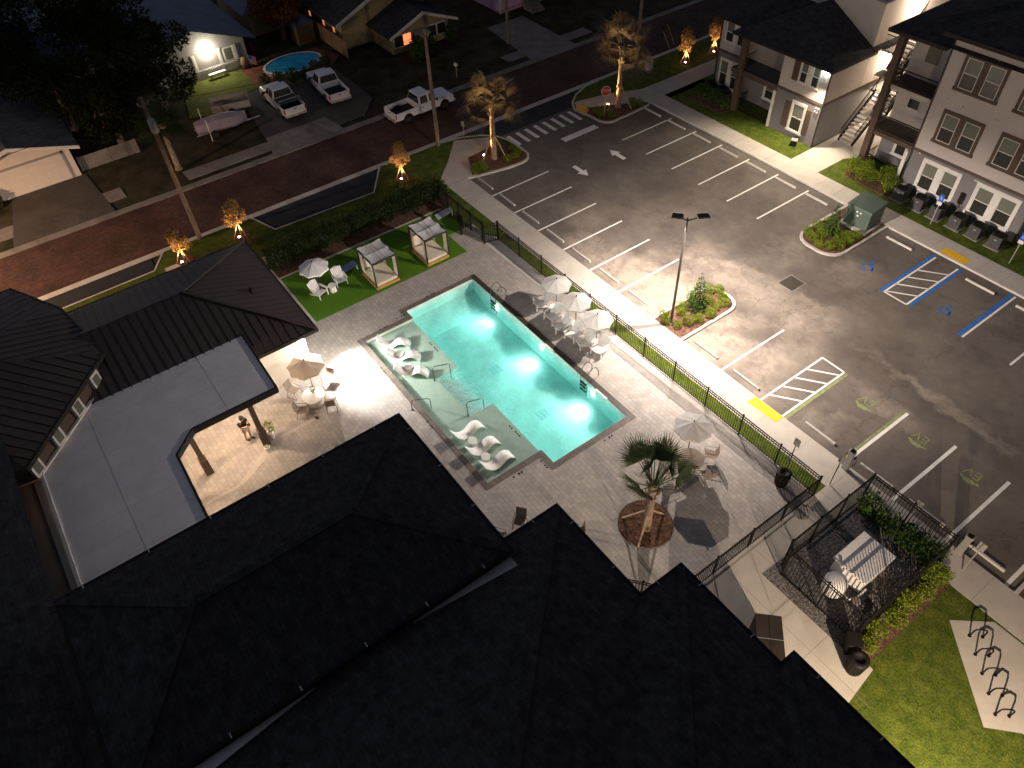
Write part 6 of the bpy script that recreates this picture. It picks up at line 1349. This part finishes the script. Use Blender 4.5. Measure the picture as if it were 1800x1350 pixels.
# pickups: x forward
def pickup(name_label, loc, rz, crew=True, cover=False, cap=False):
    t = thing('pickup_truck', name_label, 'pickup', loc, rz); L_ = 5.75; hw = .98
    b = MB()   # lower body: sills, bonnet, bed sides as one shell with open bed
    prof = [(-2.85,.45),(-2.85,1.12),(-.55,1.12),(-.55,1.15),(1.25,1.15),(2.65,1.06),(2.86,.95),(2.9,.45)]
    for s_ in (-1, 1):
        y0 = s_*hw; y1 = s_*(hw-.09)
        b.hexa([(-2.85,min(y0,y1),.5),(-.55,min(y0,y1),.5),(-.55,max(y0,y1),.5),(-2.85,max(y0,y1),.5)],[(-2.85,min(y0,y1),1.14),(-.55,min(y0,y1),1.14),(-.55,max(y0,y1),1.14),(-2.85,max(y0,y1),1.14)])
    b.box(-2.8,-hw+.09,.62,-.55,hw-.09,.70); b.box(-.62,-hw+.09,.70,-.55,hw-.09,1.14)
    b.hexa([(-.55,-hw,.45),(2.88,-hw*.95,.45),(2.88,hw*.95,.45),(-.55,hw,.45)],[(-.55,-hw,1.14),(2.78,-hw*.92,1.02),(2.78,hw*.92,1.02),(-.55,hw,1.14)])
    b.build('body', 'carwhite', t, bevel=.05)
    b = MB(); b.hexa([(1.2,-.86,1.12),(2.76,-.84,1.0),(2.76,.84,1.0),(1.2,.86,1.12)],[(1.25,-.8,1.19),(2.68,-.76,1.08),(2.68,.76,1.08),(1.25,.8,1.19)]); b.build('bonnet', 'carwhite', t, bevel=.03)
    xb = -.58; xf_ = 1.35; z0, z1 = 1.13, 1.86
    b = MB(); b.hexa([(xb,-hw*.96,z0),(xf_,-hw*.96,z0),(xf_,hw*.96,z0),(xb,hw*.96,z0)],[(xb+.12,-hw*.74,z1),(xf_-.75,-hw*.74,z1),(xf_-.75,hw*.74,z1),(xb+.12,hw*.74,z1)]); b.build('cab', 'carwhite', t, bevel=.05)
    def pane(pts, off):
        b = MB(); n = Vector(off); P = [Vector(p)+n*.012 for p in pts]; b.hexa(P, [p+n*.012 for p in P]); b.build('window', 'carglass', t)
    pane([(xf_-.06,-hw*.84,z0+.06),(xf_-.06,hw*.84,z0+.06),(xf_-.70,hw*.70,z1-.06),(xf_-.70,-hw*.70,z1-.06)], (.70,0,.72))
    pane([(xb+.012,hw*.8,z0+.1),(xb+.012,-hw*.8,z0+.1),(xb+.105,-hw*.68,z1-.1),(xb+.105,hw*.68,z1-.1)], (-.98,0,.15))
    for s_ in (-1, 1):
        def P(x, z): f = (z-z0)/(z1-z0); return (x, s_*(hw*.96+(hw*.74-hw*.96)*f), z)
        sg = [(xb+.16,.28),(.42,1.05)] if crew else [(xb+.2,.95)]
        for (a, c) in sg: pane([P(a,z0+.08),P(c,z0+.08),P(min(c,.62)-.02,z1-.12),P(a+.06,z1-.12)], (0,s_*.96,.28))
        b = MB(); b.box(1.0,s_*hw-.02,1.12,1.12,s_*(hw+.2),1.3) if s_ > 0 else b.box(1.0,s_*(hw+.2),1.12,1.12,s_*hw+.02,1.3); b.build('mirror', 'black', t, bevel=.03)
        for x in ([-.1,.95] if crew else [.3]):
            b = MB(); b.box(x-.28,s_*(hw+.004)-.008,.93,x-.12,s_*(hw+.004)+.008,.97); b.build('door_handle', 'black', t)
        for x in (-1.75,1.85):
            b = MB(); b.tube([(x,s_*(hw-.24),.38),(x,s_*(hw+.015),.38)], .385, 20); wl = b.build('wheel', 'rubber', t)
            b = MB(); b.tube([(x,s_*(hw+.0),.38),(x,s_*(hw+.028),.38)], [.22,.2], 14); b.build('rim', 'steel', wl)
            b = MB(); b.tube([(x,s_*(hw-.3),.42),(x,s_*(hw+.008),.42)], .47, 20); b.build('wheel_arch', 'black', t)
        b = MB(); b.box(-2.87,s_*hw-.11,.72,-2.83,s_*hw+.01,1.06) if s_ > 0 else b.box(-2.87,s_*hw-.01,.72,-2.83,s_*hw+.11,1.06); b.build('tail_light', 'red', t)
        b = MB(); b.box(2.84,s_*.72-.15,.78,2.9,s_*.72+.15,.94); b.build('headlight', 'galv', t)
    b = MB(); b.box(-2.9,-hw+.12,.55,-2.82,hw-.12,1.14); tg = b.build('tailgate', 'carwhite', t, bevel=.02); b = MB(); b.box(-2.915,-.12,.95,-2.9,.12,1.02); b.build('tailgate_handle', 'black', tg)
    b = MB(); b.box(-3.02,-hw+.05,.42,-2.86,hw-.05,.58); b.build('rear_bumper', 'galv', t, bevel=.03); b = MB(); b.box(2.86,-hw+.06,.42,3.0,hw-.06,.62); b.build('front_bumper', 'galv', t, bevel=.03); b = MB(); b.box(-3.03,-.15,.44,-3.02,.15,.55); b.build('number_plate', 'trimwhite', t)
    b = MB(); b.box(-2.8,-hw+.1,.70,-.63,hw-.1,.72); b.build('bed_liner', 'rubber', t)
    if cover:
        b = MB(); b.hexa([(-2.0 if cap else -2.8,-hw+.05,1.15),(-.6,-hw+.05,1.15),(-.6,hw-.05,1.15),(-2.0 if cap else -2.8,hw-.05,1.15)],[(-2.0 if cap else -2.8,-hw+.07,1.18),(-.6,-hw+.07,1.18),(-.6,hw-.07,1.18),(-2.0 if cap else -2.8,hw-.07,1.18)]); b.build('bed_cover', 'acgrey', t)
    if cap:
        b = MB()
        for s_ in (-1,1): b.beam((-2.0,s_*(hw-.06),1.2),(-2.0,s_*(hw-.06),1.5),.05,.05)
        b.beam((-2.0,-hw+.06,1.5),(-2.0,hw-.06,1.5),.05,.05); b.build('roll_bar', 'galv', t)
    return t
pickup('white crew-cab pickup parked on the brick road beside the utility pole', (-14.05,2.7,.0), math.pi/2+.03, True)
pickup('white pickup with dark bed cover on the gravel drive, nearer the covered boat', (-22.6,-5.9,.03), math.pi-.02, True, True, True)
pickup('white pickup with empty open bed on the gravel drive, farther from the boat', (-22.4,-1.65,.03), math.pi-.08, False)
# covered boat on trailer, low utility trailer
t = thing('covered_boat', 'boat under a mauve tarpaulin on a low trailer by the yard', 'boat', (-22.3,-11.5,.0), 1.44)
n = 14; b = MB(); rows = []
for i in range(n+1):
    u = i/n; x = -2.1+4.2*u; w_ = .92*(min(1, (1.02-u)*3.2)**.6)*(min(1, (u+.25)*2.2)**.5); h = .55+.22*math.sin(math.pi*min(1,u*1.1))
    rows.append([(x,-w_*.75,.35),(x,-w_,.62),(x,-w_*.6,.62+h*.75+.02*math.sin(i*2.1)),(x,0,.62+h+.03*math.sin(i*1.7)),(x,w_*.6,.62+h*.75),(x,w_,.62),(x,w_*.75,.35)])
for i in range(n):
    for j in range(6): b.face([rows[i][j],rows[i+1][j],rows[i+1][j+1],rows[i][j+1]])
b.face(rows[0]); b.face(rows[-1]); b.build('tarpaulin', 'tarp', t, True)
b = MB(); b.beam((-2.2,-.6,.3),(2.4,0,.3),.06,.08); b.beam((-2.2,.6,.3),(2.4,0,.3),.06,.08); b.beam((2.3,0,.3),(3.2,0,.35),.06,.08)
b.build('trailer_frame', 'galv', t)
for s_ in (-1,1):
    b = MB(); b.tube([(-.8,s_*.85,.28),(-.8,s_*1.02,.28)], .28, 14); b.build('wheel', 'rubber', t)
t = thing('utility_trailer', 'low grey plywood trailer behind the covered boat', 'trailer', (-25.2,-9.6,.0), 1.3); b = MB(); b.box(-1.6,-.9,.35,1.6,.9,.45); b.build('bed', 'greywall', t)
b = MB(); b.box(-1.6,-.92,.45,1.6,-.86,.95); b.box(1.54,-.86,.45,1.6,.9,.95); b.box(-1.6,.86,.45,1.54,.92,.95); b.build('side_board', 'greywall', t)
b = MB(); b.hexa([(-1.55,-.8,.45),(-.2,-.8,.45),(-.2,.8,.45),(-1.55,.8,.45)],[(-1.2,-.5,.8),(-.6,-.4,.75),(-.5,.4,.7),(-1.3,.5,.72)]); b.build('brush_load', 'bark', t)
for s_ in (-1,1):
    b = MB(); b.tube([(0,s_*.95,.3),(0,s_*1.1,.3)], .3, 14); b.build('wheel', 'rubber', t)
for (x, y, lab) in ((-21.0,-12.9,'white post leaning by the covered boat stern'),(-23.3,-12.7,'white post at the far side of the covered boat')):
    o = MB(); o.tube([(0,0,0),(-.3,.05,1.7)], .04, 6); o = o.build('boat_guide_post', 'trimwhite'); o.location = (x,y,0); tag(o, lab, 'post')
# round pool, flag, bench, barrel, shed, wooden fence, board fence
t = thing('round_pool', 'round blue above-ground pool on red brick patio', 'pool', (-29.3,-1.9,.05)); 
b = MB(); b.lathe([(1.9,0),(1.9,.35)], 24); b.xf(Matrix.Diagonal((1,1.4,1,1))); b.build('wall', 'greywall', t)
b = MB(); b.lathe([(1.86,.34),(1.86,.365)], 24); b.xf(Matrix.Diagonal((1,1.4,1,1))); b.build('water', 'poolblue', t)
b = MB(); b.lathe([(1.86,.35),(2.03,.35),(2.03,.42),(1.86,.42)], 24); b.v = b.v; b.f = b.f[:-2]; b.xf(Matrix.Diagonal((1,1.4,1,1))); b.build('rim', 'trimwhite', t)
t = thing('flag', 'small striped flag on a pole between the yard lawn and brick patio', 'flag', (-28.2,-5.9,.05)); b = MB(); b.tube([(0,0,0),(-.25,-.1,2.6)], .02, 6); b.build('pole', 'galv', t)
b = MB()
for k in range(6):
    z = 2.5-.15*k; b.hexa([(-.25,-.1,z),(-.1,.45,z-.25),(-.09,.45,z-.25),(-.24,-.1,z)],[(-.25,-.1,z+.08),(-.1,.45,z-.17),(-.09,.45,z-.17),(-.24,-.1,z+.08)])
fg = b.build('red_stripes', 'red', t)
b = MB(); b.hexa([(-.252,-.1,1.75),(-.1,.44,1.5),(-.095,.44,1.5),(-.247,-.1,1.75)],[(-.252,-.1,2.55),(-.1,.44,2.3),(-.095,.44,2.3),(-.247,-.1,2.55)]); b.build('cloth', 'trimwhite', t); b = MB(); b.hexa([(-.245,-.1,2.2),(-.17,.15,2.1),(-.16,.15,2.1),(-.235,-.1,2.2)],[(-.245,-.1,2.58),(-.17,.15,2.48),(-.16,.15,2.48),(-.235,-.1,2.58)]); b.build('blue_field', 'signblue', t)
t = thing('garden_bench', 'pale bench on the lawn in front of the picket rail', 'bench', (-32.0,-8.2,.04), .05); b = MB(); b.box(-.2,-.8,.4,.2,.8,.46); b.build('seat', 'trimwhite', t)
for y in (-.65,.65):
    b = MB(); b.box(-.15,y-.04,0,.15,y+.04,.4); b.build('leg', 'trimwhite', t)
t = thing('wooden_barrel', 'brown barrel planter at the end of the picket rail', 'barrel', (-32.3,-5.4,.04)); b = MB(); b.lathe([(.3,0),(.37,.4),(.37,.5),(.3,.9)], 16); b.build('staves', 'fencewood', t, smooth=True); b = MB(); b.lathe([(.365,.25),(.378,.28),(.365,.31)], 16); b.build('hoop', 'black', t)
t = thing('garden_shed', 'small dark shed with pale roof behind the round pool', 'shed', (-34.2,1.5,0)); b = MB(); b.box(-.9,-.9,0,.9,.9,1.9); b.build('wall', 'fencewood', t); b = MB(); b.hexa([(-1.1,-1.1,1.85),(1.1,-1.1,1.85),(1.1,1.1,1.85),(-1.1,1.1,1.85)],[(-1.1,-.1,2.4),(1.1,-.1,2.4),(1.1,.1,2.4),(-1.1,.1,2.4)]); b.build('roof', 'blueroof', t)
def board_fence(pts, h, m, label):
    t = thing('board_fence', label, 'fence', (*pts[0],0)); ox, oy = pts[0]
    for a, c in zip(pts[:-1], pts[1:]):
        A = Vector((a[0]-ox,a[1]-oy)); B_ = Vector((c[0]-ox,c[1]-oy)); n = max(1, int((B_-A).length/.16)); b = MB(); d = (B_-A).normalized()
        for k in range(n): p = A+(B_-A)*k/n; q = A+(B_-A)*(k+.9)/n; b.beam((*p,h/2),(*q,h/2),.025,h*rng.uniform(.97,1.0))
        b.build('boards', m, t)
        for k in range(int((B_-A).length/2.2)+1):
            p = A+d*2.2*k; b = MB(); b.box(p.x-.06,p.y-.06,0,p.x+.06,p.y+.06,h+.05); b.build('post', m, t)
board_fence([(-35.0,2.9),(-27.4,2.9)], 1.6, 'fencewood', 'wooden board fence beside the round blue pool')
board_fence([(-23.3,-22.6),(-23.3,-18.2)], 1.15, 'oldconc', 'pale weathered board fence right of the white garage')
board_fence([(-37,-4.2),(-33.2,-4.0)], 1.7, 'redbrick', 'rust coloured fence panel at the end of the grey house')
# bicycle racks on the pad
for k, (x, y) in enumerate(hoops): place(br, (x,y,.12), .80, f'black hoop bike rack on the concrete pad, {ordn(k)} from the lot walk', 'hoop bike racks')
# street lamp out of frame to the left that lights the brick road
t = thing('street_lamp', 'street lamp past the left edge lighting the red brick road', 'street lamp', (-8.4,-41,0)); b = MB(); b.tube([(0,0,0),(0,0,8.5),(-1.8,0,9.0)], .09, 8); b.build('pole', 'galv', t); b = MB(); b.box(-2.4,-.15,8.9,-1.7,.15,9.05); b.build('lamp_head', 'galv', t); b = MB(); b.box(-2.35,-.12,8.87,-1.75,.12,8.897); b.build('lens', 'uplight_glass', t)
light('street_light', 'SPOT', (-2.05,0,8.8), 10000, (1.0,.62,.38), t, (-3.5,6,0), .15, 118, .8)

# ================================================================ PERSON (standing under the patio roof, arms raised to a small camera)
pt_ = thing('person', 'person in black top, shorts and cap standing by the patio porch post', 'person', (10.45,-22.72,.11), .55)
me = bpy.data.meshes.new('body'); J = [(0,0,.95),(0,0,1.15),(.01,0,1.38),(.03,0,1.50),(.06,0,1.60),(.07,0,1.70),  # pelvis..head
 (0,.19,1.40),(.05,.27,1.14),(.26,.16,1.22),(.34,.12,1.26), (0,-.19,1.40),(.05,-.27,1.14),(.26,-.16,1.22),(.34,-.12,1.26),
 (0,.10,.90),(.06,.11,.50),(.02,.11,.10),(.16,.12,.04), (0,-.10,.90),(-.02,-.12,.50),(-.14,-.12,.10),(-.0,-.12,.04)]
E_ = [(0,1),(1,2),(2,3),(3,4),(4,5),(2,6),(6,7),(7,8),(8,9),(2,10),(10,11),(11,12),(12,13),(0,14),(14,15),(15,16),(16,17),(0,18),(18,19),(19,20),(20,21)]
rad = [.15,.14,.15,.06,.095,.09,.075,.05,.038,.03,.075,.05,.038,.03,.095,.062,.042,.035,.095,.062,.042,.035]
me.from_pydata(J, E_, []); bo = bpy.data.objects.new('body', me); C.objects.link(bo); bo.parent = pt_
sk = bo.modifiers.new('skin', 'SKIN'); 
for i, r in enumerate(rad): me.skin_vertices[0].data[i].radius = (r, r)
me.skin_vertices[0].data[0].use_root = True
ss = bo.modifiers.new('sub', 'SUBSURF'); ss.levels = 2; ss.render_levels = 2; me.materials.append(K['skin'])
def skin_part(name, J, E_, rad, m):
    me = bpy.data.meshes.new(name); me.from_pydata(J, E_, []); o = bpy.data.objects.new(name, me); C.objects.link(o); o.parent = pt_
    o.modifiers.new('skin', 'SKIN')
    for i, r in enumerate(rad): me.skin_vertices[0].data[i].radius = (r, r)
    me.skin_vertices[0].data[0].use_root = True; q = o.modifiers.new('sub', 'SUBSURF'); q.levels = 2; q.render_levels = 2; me.materials.append(K[m]); return o
skin_part('shirt', [(0,0,.93),(0,0,1.15),(.01,0,1.38),(.025,0,1.47),(0,.19,1.41),(.035,.25,1.22),(0,-.19,1.41),(.035,-.25,1.22)], [(0,1),(1,2),(2,3),(2,4),(4,5),(2,6),(6,7)], [.175,.165,.175,.085,.10,.085,.10,.085], 'cloth_black')
skin_part('shorts', [(0,0,.95),(0,.10,.88),(.045,.11,.56),(0,-.10,.88),(-.015,-.12,.56)], [(0,1),(1,2),(0,3),(3,4)], [.17,.125,.105,.125,.105], 'cloth_khaki')
b = MB(); b.lathe([(.115,1.68),(.118,1.74),(.09,1.81),(.03,1.835)], 16, .065, 0); b.box(.14,-.08,1.69,.28,.08,1.70); b.build('cap', 'cloth_black', pt_, smooth=False)
b = MB(); b.lathe([(.108,1.60),(.112,1.68)], 14, .045, 0); b.build('hair', 'bark', pt_)
for s_ in (-1,1):
    for k in range(4):
        b = MB(); y = s_*(.12-.022*k)+(.01 if s_ < 0 else -.01); b.tube([(.335,y,1.25+.016*k),(.375,y-.01*s_,1.26+.016*k),(.395,y-.03*s_,1.265+.016*k)], [.010,.009,.007], 5); b.build('finger', 'skin', pt_)
    b = MB(); b.tube([(.325,s_*.12,1.28),(.345,s_*.09,1.315),(.365,s_*.075,1.325)], [.012,.010,.008], 5); b.build('thumb', 'skin', pt_)
    b = MB(); b.lathe([(.016,1.655),(.016,1.665)], 8, .158, s_*.034); b.build('eye', 'black', pt_)
    b = MB(); b.hexa([(-.12 if s_ < 0 else .02,s_*.12-.045,0),(.12 if s_ < 0 else .26,s_*.12-.045,0),(.12 if s_ < 0 else .26,s_*.12+.045,0),(-.12 if s_ < 0 else .02,s_*.12+.045,0)],[(-.11 if s_ < 0 else .03,s_*.12-.04,.08),(.10 if s_ < 0 else .22,s_*.12-.04,.06),(.10 if s_ < 0 else .22,s_*.12+.04,.06),(-.11 if s_ < 0 else .03,s_*.12+.04,.08)]); b.build('shoe', 'cloth_black', pt_)
b = MB(); b.hexa([(.16,-.012,1.60),(.185,-.012,1.60),(.185,.012,1.60),(.16,.012,1.60)],[(.155,-.008,1.66),(.165,-.008,1.66),(.165,.008,1.66),(.155,.008,1.66)]); b.build('nose', 'skin', pt_)
cmr = thing('camera_device', 'small dark camera held in the standing person\'s hands', 'camera', (10.45,-22.72,.11), .55); b = MB(); b.box(.35,-.07,1.25,.42,.07,1.35); b.build('body', 'black', cmr); b = MB(); b.tube([(.42,0,1.30),(.49,0,1.30)], .035, 10); b.build('lens', 'black', cmr)
